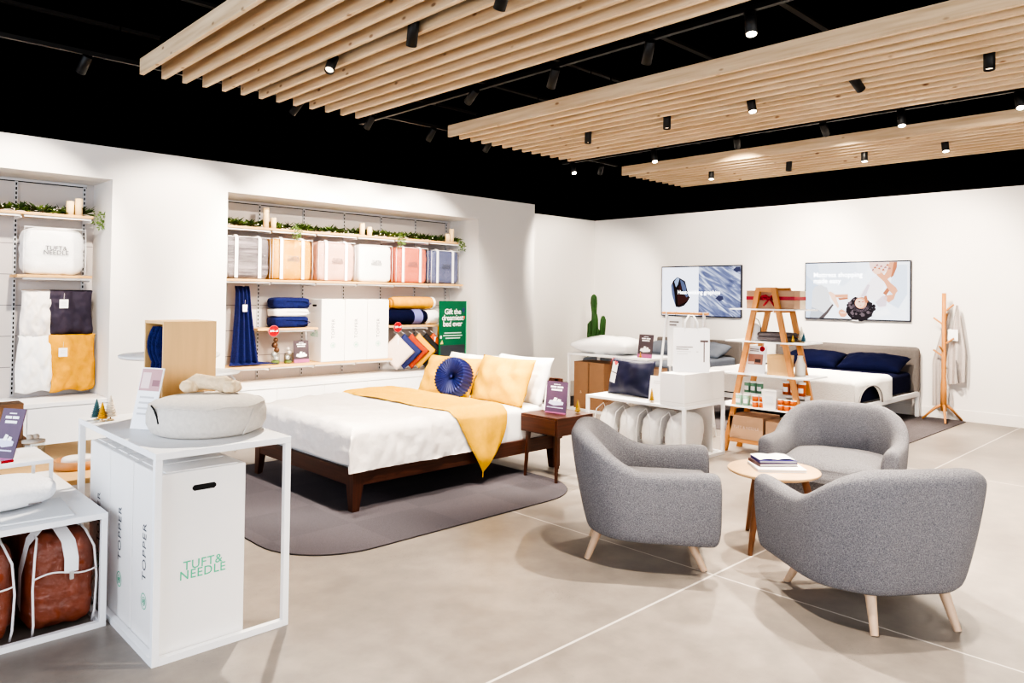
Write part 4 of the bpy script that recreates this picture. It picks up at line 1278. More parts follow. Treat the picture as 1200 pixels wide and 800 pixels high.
# white duvet over the foot two thirds
cy = (BY0+BY1)/2
hw = W/2+.025
t = thing('duvet', 'off-white linen duvet over the foot of the walnut bed with its mustard reverse folded back', 'duvet', (BX, cy, MZ))
xa0, xa1 = -.255, 1.17     # along x from the foot edge (x=0)
def puff(x, y):
    return .022*noise.noise(Vector((x*2.2, y*2.0, 1))) + .016*noise.noise(Vector((x*6, y*5, 3))) + .010*noise.noise(Vector((x*15, y*9, 5))) + .005*noise.noise(Vector((x*34, y*24, 7)))
def duv(a, b, lift=.022, ext=0.285):
    x = xa0 + (xa1-xa0)*a
    y = -(hw+ext) + 2*(hw+ext)*b
    py, dy = drape(y, hw, .07)
    if x < 0.05:
        px, dx = drape(x-1.0, 1.0+.03, .07); px += 1.0
    else: px, dx = x, 0
    z = lift - max(dx, dy) - .25*min(dx, dy)*0
    n = puff(x, y)
    hang = max(dx, dy)
    if hang < .03: z += n + .012
    else:
        out = .010*math.sin(x*11+1)*min(1, hang*5)*(1 if dy > dx else 0)
        wob = n*1.2 + out
        if dy >= dx: py += math.copysign(wob+.004, py)
        if dx > 0.03: px -= abs(n)*.8 + .008*math.sin(y*9)*min(1, hang*4)
    # pulled-out corner fold
    if dx > .05 and dy > .05:
        k = min(1, min(dx, dy)/.15)
        px -= .03*k; py += math.copysign(.012*k, py)
    z = max(z, -(MZ-ZR1)-.008)
    return (px, py, z)
mb = MB(); mb.grid(duv, 84, 96, LINEN); 
mb.build('duvet_body', t)
# mustard reverse folded back over the top, falling off the near side in a point
def fold(a, b):
    # b from far side (0) to near tip (1); a across the band
    y_far, y_near = hw*.96, -(hw)
    dcl = b*(2*hw + .50)
    y = hw*.97 - dcl
    py, dy = drape(y, hw+.012, .08)
    l0 = .80 + .06*min(1, b*1.2)
    l1 = 1.36 + .05*min(1, b*1.2)
    over = max(0.0, -y-hw+.02)
    if over > 0:
        k = over/.50
        l0 = l0 + (1.13-l0)*min(1, k)**1.05
        l1 = l1 + (1.14-l1)*min(1, k)**3.0
    x = l0 + (l1-l0)*a
    z = .055 - dy
    n = .016*noise.noise(Vector((x*4, y*3, 9))) + .007*noise.noise(Vector((x*11, y*8, 2)))
    edge = min(a, 1-a)
    rounding = .028*(min(1, edge*6))**.5*min(1, (l1-l0)*5)
    if dy < .04: z += n + rounding - .01
    else:
        py -= rounding + n + .012*math.sin(x*16+b*3)*min(1, dy*3) + .02*min(1, dy*2.0)
    return (x, py, z)
mb = MB(); mb.grid(fold, 40, 96, YEL)
mb.build('mustard_reverse', t)

def standing_pillow(x, y, z, w, h, th, mat, label, yaw, lean, seed, cat='pillow', grp=None, pinch=.06, wr=.03, name='bed_pillow', roll=0.0):
    """pillow standing on its long edge; yaw 0 faces -x; leans back towards +x"""
    t = thing(name, label, cat, (x, y, z), yaw, grp)
    mb = MB()
    m4 = Matrix.Rotation(lean, 4, 'Y') @ frame((0, 0, h/2), (0, -1, 0), (0, 0, 1)) @ Matrix.Rotation(roll, 4, 'Z')
    mb.pillow(w, h, th, mat, m4, 24, pinch, wr, seed)
    mb.build('pillow_body', t)
    return t
PG = 'pillows on the walnut bed'
standing_pillow(4.60, 5.47, MZ-.02, .70, .42, .20, PUREW, 'white pillow behind the left mustard one, against the headboard', 0, R(24), 1, grp=PG)
standing_pillow(4.62, 4.75, MZ-.02, .70, .44, .20, PUREW, 'white pillow at the right, behind the right mustard one', 0, R(20), 2, grp=PG)
standing_pillow(4.37, 5.46, MZ-.01, .72, .40, .19, YEL, 'mustard pillow at the left of the walnut bed, behind the blue cushion', R(4), R(27), 3, grp=PG)
standing_pillow(4.40, 4.76, MZ-.01, .72, .43, .20, YEL, 'mustard pillow at the right of the walnut bed, nearest the nightstand', R(-3), R(22), 4, grp=PG)
# pleated round cushion
VEL = M('royal_velvet', (8, 26, 96), 0.55, 0.3, 12)
t = thing('round_cushion', 'round royal blue pleated velvet cushion leaning on the mustard pillows', 'cushion', (4.24, 5.13, MZ+.195), 0, rot=(0, R(-72), R(10)))
mb = MB()
def f(a, b):
    th = 2*PI*a
    v = 2*b-1
    r = .165
    side = 1 if v > 0 else -1
    av = abs(v)
    if av > .35:
        g = (av-.35)/.65
        rr = r*(1-g)
        zz = .058*(1-g**3)*(1 if g < .98 else .75) + .014*(1-g)
        rip = .0055*math.cos(th*34)*(1-g)**.35*min(1, g*5+.4)
        return ((rr)*math.cos(th), rr*math.sin(th), side*(zz+rip))
    g = v/.35
    rr = r + .012*math.cos(g*PI/2) + .004*math.cos(th*34)
    return (rr*math.cos(th), rr*math.sin(th), .072*g + .0055*g*math.cos(th*34))
mb.grid(f, 272, 36, VEL); mb.build('pleated_cover', t)
mb = MB()
for s in (-1, 1): mb.superbox(.034, .034, .016, VEL, 2.2, 5, 0, 1, Matrix.Translation((0, 0, s*.042-.008)), 0, False)
mb.build('centre_button', t)

# ------------------------------------------------------------------ nightstand
t = thing('nightstand', 'walnut nightstand with one drawer beside the wooden bed', 'nightstand', (4.36, 3.985, 0))
W, D, ZT0, ZT1 = .47, .375, .375, .522     # y extent, x extent
mb = MB(); mb.box((0.01, 0, ZT0), (W-.02, D+.04, ZT1), WALNUT, .003); mb.build('case', t)
mb = MB(); mb.box((-.004, .016, ZT0+.012), (.012, D+.024, ZT1-.018), WALNUTY, .002); mb.build('drawer', t)
for px, py, sx, sy in ((.03, .03, -1, -1), (.03, D-.02, -1, 1), (W-.06, .03, 1, -1), (W-.06, D-.02, 1, 1)):
    mb = MB(); mb.cyl((px+.012*sx*-1, py, ZT0), (px+.012*sx, py+.012*sy, 0), .021, WALNUTZ, .012, 4, False); mb.build('leg', t)
card((4.56, 4.185, .523), .21, .265, R(-82), R(7), 'plum', 'plum card with a mattress picture on the walnut nightstand')
card((4.62, 4.27, .523), .20, .22, R(-86), R(9), 'white', 'cream card half behind the plum one on the nightstand')
mini_tree(4.70, 4.06, .523, .115, (170, 136, 40), 'olive gold bottle-brush tree on the walnut nightstand', .028)

# ------------------------------------------------------------------ armchairs
BOUCLE = M('grey_boucle', (150, 148, 151), 0.95, 0.0, 210, (1, 1, 1), bump=0.5, bscale=230, col2=(104, 105, 112), detail=2, spec=0.15)
PALEW = M('pale_ash', (206, 176, 148), 0.5, 0.14, 6, (10, 10, 1))
def smooth(a, b, x):
    t_ = max(0, min(1, (x-a)/(b-a)))
    return t_*t_*(3-2*t_)
def armchair(x, y, rz, label):
    t = thing('armchair', label, 'armchair', (x, y, 0), rz, 'grey boucle armchairs around the small table')
    HX0, HX1, HY = -.40, .40, .44
    rc = .32
    path = []
    n1, n2, n3 = 12, 14, 8
    for k in range(n1): path.append((HX1-(HX1-(HX0+rc))*k/n1, -HY, 0, -1))
    for k in range(n2):
        a = R(-90-90*k/n2)
        path.append((HX0+rc+rc*math.cos(a), -HY+rc+rc*math.sin(a), math.cos(a), math.sin(a)))
    half = list(path)
    for k in range(n3+1): path.append((HX0, (-HY+rc)+(2*(HY-rc))*k/n3, -1, 0))
    for p in reversed(half[1:]): path.append((p[0], -p[1], p[2], -p[3]))
    path.append((HX1, HY, 0, 1))
    ZB = .165
    def section(px, py, nx, ny, endk=0.0):
        # side view: arm level, then a 45 degree sweep up to the back
        tt = max(0, min(1, (.02-px)/.41))
        h = .555 + .197*(.5*tt+.5*smooth(.02, -.39, px))
        h += .012*smooth(.1, .37, px)
        back = smooth(.05, -.36, px)
        th = .105 + .03*back
        lean = .035 + .075*back
        P = Vector((px, py, 0)); N = Vector((nx, ny, 0))
        r = th/2
        outs = []
        def at(off, z): return P + N*off + Vector((0, 0, z))
        def lo(z): return -lean*(1-(z-ZB)/(h-ZB))**1.1
        outs.append(at(-lean-.05, ZB-.004))
        outs.append(at(-lean-.012, ZB))
        outs.append(at(-lean+.004, ZB+.025))
        for k in range(1, 6):
            z = ZB+.025+(h-r-ZB-.025)*k/5
            outs.append(at(lo(z)+.006*math.sin(PI*k/5), z))
        for k in range(1, 6):
            a = PI*k/6
            outs.append(at(-r+r*math.cos(a), h-r+r*math.sin(a)))
        bl = .05*back
        for k in range(0, 5):
            g = k/4
            z = h-r-(h-r-.30)*g
            outs.append(at(-th-.005-bl*math.sin(g*PI*.5)-.012*math.sin(g*PI), z))
        return outs
    secs = [section(*p) for p in path]
    ns = len(secs[0])
    def cap(sec, d):
        c = sum(sec, Vector())/len(sec)
        out = []
        for k, (off, sc) in enumerate(((.016, .97), (.034, .88), (.044, .62))):
            out.append([c + (v-c)*1.0*Vector((1, 1, 1))*0 + (v-c)*sc + Vector((off, 0, 0)) for v in sec])
        return out
    c0 = cap(secs[0], 1); c1 = cap(secs[-1], 1)
    rows = list(reversed(c0)) + secs + c1
    verts = [v for r_ in rows for v in r_]
    faces = []
    for i in range(len(rows)-1):
        for k in range(ns-1):
            faces.append((i*ns+k, (i+1)*ns+k, (i+1)*ns+k+1, i*ns+k+1))
        faces.append((i*ns+ns-1, (i+1)*ns+ns-1, (i+1)*ns, i*ns))
    faces.append(tuple(range(ns)))
    faces.append(tuple((len(rows)-1)*ns+k for k in reversed(range(ns))))
    mb = MB(); mb.add(verts, faces, BOUCLE, True)
    o = mb.build('upholstered_shell', t, recalc=True)
    md = o.modifiers.new('smooth', 'SUBSURF'); md.levels = 1; md.render_levels = 1
    # inside footprint for base and cushion
    inner = []
    for p in path: 
        back = smooth(.05, -.36, p[0])
        off = -.105-.02*back-.02
        inner.append((p[0]+p[2]*off, p[1]+p[3]*off))
    base = [(min(q[0], .385), q[1]) for q in inner]
    mb = MB(); mb.prism([(q[0]*.97, q[1]*1.02) for q in base], ZB-.003, .31, BOUCLE)
    mb.build('seat_base', t, recalc=True)
    cx, cyy = .02, 0
    cush = [(q[0]*1.0+.004 if q[0] < .32 else .41, q[1]*.985) for q in inner]
    mb = MB()
    rows = []
    for sc, z in ((.90, .288), (.985, .295), (1.0, .325), (1.0, .385), (.985, .412), (.93, .428), (.7, .438), (.3, .442)):
        rows.append([Vector((cx+(q[0]-cx)*sc, q[1]*sc, z + .012*math.sin(0))) for q in cush])
    n = len(cush)
    verts = [v for r_ in rows for v in r_]
    faces = [(i*n+k, i*n+(k+1) % n, (i+1)*n+(k+1) % n, (i+1)*n+k) for i in range(len(rows)-1) for k in range(n)]
    faces.append(tuple(reversed(range(n)))); faces.append(tuple((len(rows)-1)*n+k for k in range(n)))
    mb.add(verts, faces, BOUCLE, True)
    mb.build('seat_cushion', t, recalc=True)
    for (tx, ty), (bx, by) in (((.27, -.22), (.365, -.272)), ((.27, .22), (.365, .272)), ((-.21, -.18), (-.285, -.205)), ((-.21, .18), (-.285, .205))):
        mb = MB(); mb.cyl((tx, ty, .185), (bx, by, 0.0), .026, PALEW, .017, 16)
        mb.build('leg', t)
    return t
armchair(3.61, 2.64, R(-54), 'grey boucle armchair on the left, seen from its side, facing the small table')
armchair(5.24, 2.13, R(192), 'grey boucle armchair behind the small table, its seat facing the viewer')
armchair(3.82, 1.36, R(54), 'grey boucle armchair in the right foreground with its back to the viewer')

# ------------------------------------------------------------------ side table and books
OAKT = M('pale_oak_top', (226, 188, 142), 0.45, 0.10, 5, (1.5, 14, 8))
t = thing('side_table', 'small round pale oak side table between the three armchairs', 'table', (4.31, 2.14, 0))
mb = MB(); mb.lathe([(0, .436), (.245, .436), (.268, .446), (.272, .456), (.268, .462), (0, .462)], OAKT, 48); mb.build('tabletop', t)
for k in range(3):
    a = R(180)+k*2*PI/3
    c, s = math.cos(a), math.sin(a)
    mb = MB(); mb.tube([(c*.17, s*.17, .438), (c*.22, s*.22, .25), (c*.285, s*.285, 0)], [.022, .023, .013], M('walnut_leg', (150, 104, 72), .5, .25, 5, (9, 9, 1)), 12); mb.build('leg', t)
def book(x, y, z, w, d, h, rz, cm, label):
    t = thing('book', label, 'book', (x, y, z), rz, 'books on the side table')
    mb = MB()
    mb.box((-w/2, -d/2, 0), (w/2, d/2, .0025), cm, .0008); mb.box((-w/2, -d/2, h-.0025), (w/2, d/2, h), cm, .0008)
    mb.box((-w/2, -d/2, 0), (-w/2+.003, d/2, h), cm)
    mb.build('cover', t)
    mb = MB(); mb.box((-w/2+.003, -d/2+.004, .0025), (w/2-.004, d/2-.004, h-.0025), M('paper_block', (240, 236, 228), .8, .1, 3, (1, 1, 90))); mb.build('pages', t)
book(4.33, 2.13, .4625, .29, .23, .018, R(-46), WTXT, 'large white book at the bottom of the pile on the side table')
book(4.36, 2.17, .481, .24, .18, .018, R(-40), M('book_plum', (92, 62, 66), .5), 'plum brown book in the middle of the pile on the side table')
book(4.37, 2.17, .4995, .23, .17, .015, R(-44), M('book_indigo', (72, 66, 140), .5), 'indigo edged book on top of the pile')
t = thing('magazine', 'open white magazine lying on the indigo book', 'magazine', (4.375, 2.18, .515), R(-42))
mb = MB(); mb.grid(lambda a, b: ((a-.5)*.22, (b-.5)*.165, .003+.006*abs(math.sin(a*PI*2))), 16, 4, WTXT); mb.build('pages', t)

# ------------------------------------------------------------------ low display table with bagged pillows
frame_table(5.75, 6.455, 3.70, 4.86, 0.512, 'low white display table with four bagged pillows beneath, behind the left armchair', .03, .026)
for i, (yy, lab) in enumerate(((4.71, 'white bagged pillow under the display table, leftmost of four'), (4.45, 'white bagged pillow under the display table, second from the left'), (4.17, 'white bagged pillow under the display table, third from the left'), (3.90, 'white bagged pillow under the display table, rightmost, by its front leg'))):
    t = thing('pillow_bag', lab, 'bag', (6.03, yy, .016), R(4-3*i), 'bagged pillows under the display table')
    mb = MB(); mb.superbox(.46, .21, .41, PUREW, 2.7, 14, .06, 9, Matrix.Rotation(R(6), 4, 'X'), i+2); mb.build('rolled_pillow', t)
    mb = MB(); mb.superbox(.50, .235, .43, CLEAR, 3.4, 10, .04, 7, Matrix.Rotation(R(6), 4, 'X'), i+5)
    mb.tube([(-.245, -.07, .06), (-.25, -.08, .22), (-.235, -.06, .36), (-.2, .0, .425), (-.235, .06, .36), (-.25, .08, .22), (-.245, .07, .06)], .004, STRAP, 6)
    mb.build('clear_cover', t)
    mb = MB(); mb.box((-.258, .01, .14), (-.252, .02, .20), M('tag_dark', (120, 112, 112), .6)); mb.build('zip_pull', t)
# warm white board behind the bags
t = thing('backing_board', 'warm white backing board standing behind the bagged pillows', 'board', (6.36, 4.28, .014))
mb = MB(); mb.box((0, -.50, 0), (.012, .50, .46), WBOX2, .002); mb.build('board', t)
# navy satin pillow
t = thing('satin_pillow', 'shiny dark navy pillow standing on the low display table, with white tags', 'pillow', (5.98, 4.50, .514), R(-4))
mb = MB(); mb.pillow(.56, .37, .17, INK, Matrix.Rotation(R(12), 4, 'Y') @ frame((0, 0, .185), (0, -1, 0), (0, 0, 1)), 24, .05, .02, 8); mb.build('pillow_body', t)
for z0, z1, nm in ((.20, .30, 'hang_tag'), (.09, .19, 'hang_tag')):
    mb = MB(); m4 = Matrix.Rotation(R(14), 4, 'X')
    mb.box((-.085, .14, z0), (-.082, .205, z1), WTXT, M4=m4)
    if z0 > .15:
        mb.poly([(.008, .0), (.03, .022), (.03, .036), (.017, .046), (.008, .036), (-.001, .046), (-.014, .036), (-.014, .022)], M('tag_coral', (230, 92, 96), .5), m4 @ frame((-.0865, .173, z1-.03), (0, -1, 0), (0, 0, 1)))
        mb.tube([(-.084, .17, z1-.002), (-.075, .16, z1+.05), (-.03, .16, z1+.075)], .002, M('tag_coral', (230, 92, 96), .5), 5)
    mb.build(nm, t)
card((5.84, 4.06, .513), .19, .245, R(-86), R(10), 'white', 'plain white card on the low display table beside the navy pillow')
mini_tree(5.79, 4.085, .513, .135, (178, 140, 40), 'golden bottle-brush tree in front of the white card on the display table', .026)
# white cube riser with the shopping bag
t = thing('white_plinth', 'white box plinth on the right end of the low display table', 'plinth', (5.755, 3.705, .513))
mb = MB(); mb.box((0, 0, 0), (.69, .265, .292), WBOX, .002); mb.build('plinth_body', t)
mb = MB(); mb.box((.004, -.0012, .03), (.686, 0, .036), M('panel_seam', (220, 218, 216), .6)); mb.box((-.0012, .004, .03), (0, .261, .036), M('panel_seam', (220, 218, 216), .6)); mb.build('seam_line', t)
t = thing('paper_carrier_bag', 'white paper carrier bag printed with a long T on the white plinth', 'bag', (6.05, 3.83, .806), R(-54))
mb = MB()
w, d, h = .33, .13, .41
mb.add([(-w/2, -d/2, 0), (w/2, -d/2, 0), (w/2, d/2, 0), (-w/2, d/2, 0), (-w/2, -d/2, h), (w/2, -d/2, h), (w/2, d/2, h), (-w/2, d/2, h), (-w/2-.012*0, 0, .1)],
       [(3, 2, 1, 0), (0, 1, 5, 4), (1, 2, 6, 5), (2, 3, 7, 6), (3, 0, 4, 7)], WTXT)
TAUPE = M('taupe_print', (96, 82, 82), .6)
fr = lambda x, z: frame((x, -d/2-.0015, z), (1, 0, 0), (0, 0, 1))
mb.box((w*.24, -d/2-.002, h*.69), (w*.46, -d/2-.001, h*.735), TAUPE); mb.box((w*.335, -d/2-.002, h*.24), (w*.365, -d/2-.001, h*.70), TAUPE)
for k, ww in enumerate((.46, .34)): mb.box((-w*.42, -d/2-.0018, h*(.565-.05*k)), (-w*.42+ww*w, -d/2-.001, h*(.583-.05*k)), M('tag_dark', (120, 112, 112), .6))
for k, ww in enumerate((.40, .30)): mb.box((-w*.40, -d/2-.0018, h*(.465-.05*k)), (-w*.40+ww*w, -d/2-.001, h*(.475-.05*k)), M('tag_grey', (206, 204, 206), .6))
mb.box((w*.14, -d/2-.0018, h*.46), (w*.19, -d/2-.001, h*.48), M('tag_grey', (206, 204, 206), .6))
mb.build('bag_body', t)
for y in (-d/2+.004, d/2-.004):
    mb = MB(); mb.tube([(-.06, y, h-.03), (-.055, y, h+.06), (-.02, y, h+.12), (.02, y, h+.12), (.055, y, h+.06), (.06, y, h-.03)], .005, STRAP, 6); mb.build('handle', t)

# ------------------------------------------------------------------ garment rack with sheets
t = thing('garment_rack', 'white A-frame garment rack with a wooden bar behind the carrier bag', 'rack', (7.0, 4.51, 0))
mb = MB(); mb.cyl((0, -.29, 1.33), (0, .29, 1.33), .015, OAKY2, n=12); mb.build('hanging_bar', t)
for s in (-1, 1):
    for q in (-1, 1):
        mb = MB(); mb.cyl((0.0, s*.235, 1.345), (q*.20, s*.265, 0), .013, WMETAL, n=10); mb.build('leg', t)
    mb = MB(); mb.box((-.19, s*.262-.012, .10), (.19, s*.262+.012, .122), WMETAL); mb.build('cross_brace', t)
mb = MB(); mb.box((-.17, -.26, .122), (.17, .26, .134), WMETAL); mb.build('base_shelf', t)
t = thing('hanging_sheet', 'white printed sheet pack hanging at the left of the garment rack', 'sheet', (7.0, 4.62, 1.312))
mb = MB(); mb.grid(lambda a, b: (-.03+.012*math.sin(a*7)*b, .09-.18*a, -.02-.55*b), 10, 14, PUREW)
mb.box((-.045, -.06, -.085), (-.0435, .06, -.07), M('tag_dark', (120, 112, 112), .6)); mb.box((-.045, -.03, -.12), (-.0435, .06, -.105), M('tag_dark', (120, 112, 112), .6)); mb.build('cloth', t)
mb = MB(); mb.tube([(-.03, 0, -.02), (-.015, 0, .0), (0, 0, .035), (.018, 0, .02), (.016, 0, .0)], .003, DARK, 6); mb.build('hook', t)
t = thing('hanging_sheet', 'narrow white folded sheet hanging at the right of the garment rack', 'sheet', (7.0, 4.40, 1.312))
mb = MB(); mb.grid(lambda a, b: (-.03+.012*math.sin(a*7)*b, (.035-.07*a)*(.55+.45*b), -.02-.50*b), 8, 14, PUREW); mb.build('cloth', t)
mb = MB(); mb.tube([(-.03, 0, -.02), (-.015, 0, .0), (0, 0, .035), (.018, 0, .02), (.016, 0, .0)], .003, DARK, 6); mb.build('hook', t)

# ------------------------------------------------------------------ rear white table: pillow, card, kraft boxes
frame_table(7.40, 8.05, 5.28, 6.58, .752, 'tall white table behind the display table, white pillow on top and kraft boxes beneath', .03, .026)
t = thing('bed_pillow', 'large white pillow lying flat on the rear white table below the cactus', 'pillow', (7.72, 6.12, .752), R(3))
mb = MB(); mb.pillow(.60, .92, .26, PUREW, Matrix.Translation((0, 0, .105)), 26, .05, .02, 12, .4); mb.build('pillow_body', t)
card((7.52, 5.42, .753), .21, .29, R(-88), R(9), 'charcoal', 'charcoal card with a mattress picture on the rear white table')
mini_tree(7.45, 5.43, .753, .075, (206, 150, 50), 'small gold bottle-brush tree in front of the charcoal card on the rear table', .02)
def mark(mb, w, d, h):
    mb.text('&', .05, frame((-w/2-.001, 0, h*.36), (0, -1, 0), (0, 0, 1)), M('kraft_mark', (206, 180, 152), .7))
for i, lab in enumerate(('tall brown kraft carton under the rear white table, left one', 'tall brown kraft carton under the rear white table, right one beside the navy pillow')):
    kraft_box(7.66, 6.41-.262*i, .012, .36, .245, .625, KRAFT, lab, 'tall kraft cartons under the rear table', mark)
kraft_box(7.70, 5.52, .012, .40, .36, .60, KRAFT2, 'pale brown kraft carton under the rear table, seen just above the white card')

# ------------------------------------------------------------------ cactus
CACT = M('cactus_green', (44, 88, 30), .6, .3, 14)
t = thing('potted_cactus', 'tall branched green cactus in the corner behind the rear white table', 'cactus', (9.95, 8.22, 0))
mb = MB(); mb.lathe([(0, 0), (.15, 0), (.19, .30), (.195, .34), (.18, .34), (.175, .31), (0, .31)], M('pot_white', (232, 230, 226), .5), 28); mb.build('pot', t)
mb = MB(); mb.lathe([(0, .312), (.17, .312), (0, .318)], M('soil', (70, 54, 44), .9), 20); mb.build('soil', t)
def column(pts, rs):
    mb = MB()
    n = 30
    P = [Vector(p) for p in pts]
    verts = []
    m = 26
    for j in range(m+1):
        f_ = j/m*(len(P)-1)
        i = min(int(f_), len(P)-2); g = f_-i
        p = P[i].lerp(P[i+1], g); r = rs[i]+(rs[i+1]-rs[i])*g
        for k in range(n):
            a = 2*PI*k/n
            rr = r*.72*(1+.16*math.cos(a*6))
            verts.append(p+Vector((rr*math.cos(a), rr*math.sin(a), 0)))
    mb.add(verts, [(j*n+k, j*n+(k+1) % n, (j+1)*n+(k+1) % n, (j+1)*n+k) for j in range(m) for k in range(n)], CACT, True)
    mb.build('cactus_column', t)
column([(0, .01, .30), (0, .01, .9), (0, .005, 1.13), (0, .02, 1.22), (0, .03, 1.38), (0, .03, 1.49), (0, .03, 1.53), (0, .03, 1.545)], [.075, .08, .07, .055, .072, .066, .04, .004])
column([(0, .10, .30), (0, .11, .8), (0, .11, 1.02), (0, .09, 1.07), (0, .085, 1.09)], [.06, .065, .06, .03, .004])
column([(0, -.12, .30), (0, -.14, .7), (0, -.17, .95), (0, -.18, 1.10), (0, -.18, 1.165), (0, -.18, 1.18)], [.06, .062, .062, .06, .035, .004])
column([(0, -.07, .30), (0, -.075, .75), (0, -.075, .92), (0, -.075, .95)], [.045, .045, .03, .004])

# ------------------------------------------------------------------ grey bed
GHEAD = M('grey_felt', (112, 106, 103), .9, .08, 40, bump=.1, bscale=150)
SLATEB = M('dove_blue_cotton', (116, 124, 138), .85, .08, 9, bump=.08, bscale=30)
t = thing('upholstered_bed', 'low bed with a grey felt headboard and dove blue bedding behind the carrier bag', 'bed', (8.35, 5.70, 0))
mb = MB(); mb.box((0.03, .03, .05), (2.0, 1.49, .36), DARK, .01); mb.build('base', t)
mb = MB(); mb.box((2.02, -.005, .02), (2.10, 1.535, .845), GHEAD, .03, seg=4); mb.build('headboard', t)
t2 = thing('mattress', 'mattress in dove blue sheets on the low grey bed', 'mattress', (8.35, 5.70, .361))
mb = MB(); mb.superbox(2.0, 1.52, .25, SLATEB, 12, 14, .004, 2, Matrix.Translation((1.01, .76, 0))); mb.build('fitted_sheet', t2)
def flat_pillow(x, y, z, w, h, th, mat, label, grp, seed, tilt=18, yaw=0):
    t = thing('bed_pillow', label, 'pillow', (x, y, z), R(yaw), grp)
    mb = MB(); mb.pillow(w, h, th, mat, Matrix.Translation((0, 0, th*.42)) @ Matrix.Rotation(R(-tilt), 4, 'Y'), 22, .05, .015, seed, .42); mb.build('pillow_body', t)
flat_pillow(10.02, 6.86, .605, .46, .66, .20, SLATEB, 'dove blue pillow at the left of the grey bed, behind the garment rack', 'pillows on the grey bed', 3)
flat_pillow(9.98, 6.07, .605, .46, .68, .22, SLATEB, 'dove blue pillow at the right of the grey bed, beside the carrier bag', 'pillows on the grey bed', 4)

# ------------------------------------------------------------------ navy bed
t = thing('upholstered_bed', 'white framed bed with navy bedding and a grey felt headboard by the coat rack', 'bed', (8.32, 3.20, 0))
mb = MB(); mb.box((2.03, -.01, .30), (2.13, 1.93, .90), GHEAD, .05, seg=4); mb.build('headboard', t)
mb = MB()
mb.box((0, 0, .27), (2.06, .035, .33), WMETAL, .004); mb.box((0, 1.885, .27), (2.06, 1.92, .33), WMETAL, .004); mb.box((0, .035, .27), (.035, 1.885, .33), WMETAL, .004); mb.build('frame_rail', t)
for px, py in ((0, 0), (2.06, 0), (0, 1.875), (2.06, 1.875)):
    mb = MB(); mb.box((px, py, .007), (px+.045, py+.045, .33), WMETAL, .003); mb.build('leg', t)
t2 = thing('mattress', 'mattress in navy sheets on the white framed bed', 'mattress', (8.34, 3.225, .331))
mb = MB(); mb.superbox(1.99, 1.87, .265, NAVY, 12, 16, .004, 2, Matrix.Translation((1.0, .935, 0))); mb.build('fitted_sheet', t2)
flat_pillow(10.03, 4.42, .59, .46, .78, .22, NAVY, 'navy pillow at the left of the white framed bed, seen past the ladder shelf', 'pillows on the navy bed', 5, 20)
flat_pillow(10.03, 3.64, .59, .46, .80, .22, NAVY, 'navy pillow at the right of the white framed bed, nearest the coat rack', 'pillows on the navy bed', 6, 20)
WAFF = M('white_waffle', (240, 238, 234), .9, .06, 70, bump=.45, bscale=80)
t = thing('coverlet', 'white textured coverlet spread over the foot of the navy bed', 'coverlet', (8.34, 4.16, .598))
mb = MB()
def f(a, b):
    x = -.26 + 1.34*a
    hw_ = .955
    y = -(hw_+.30) + (2*hw_+.60)*b
    py, dy = drape(y, hw_, .05)
    px, dx = (x, 0) if x > .05 else drape(x-1.0, 1.02, .05)
    if x <= .05: px += 1.0
    lim = .29
    if y < -hw_ and px > -.01:
        q = abs(x-.38)/.34
        if q < 1: lim = .29 - .215*(1-q*q)**.8
    d = min(max(dx, dy), lim)
    z = .013 - d + .006*noise.noise(Vector((x*5, y*5, 2)))
    if dy > .02: py += math.copysign(.012+.006*math.sin(x*14), py)
    if dx > .02: px -= .012
    return (px, py, z)
mb.grid(f, 70, 70, WAFF); mb.build('cloth', t)
mb = MB()
mb.tube([(.38+.345*math.cos(a), -.985, .013-.29+.215*math.sin(a)**.8) for a in [PI*k/20 for k in range(21)]], .009, M('coverlet_binding', (150, 146, 146), .8), 6); mb.build('turned_hem', t)

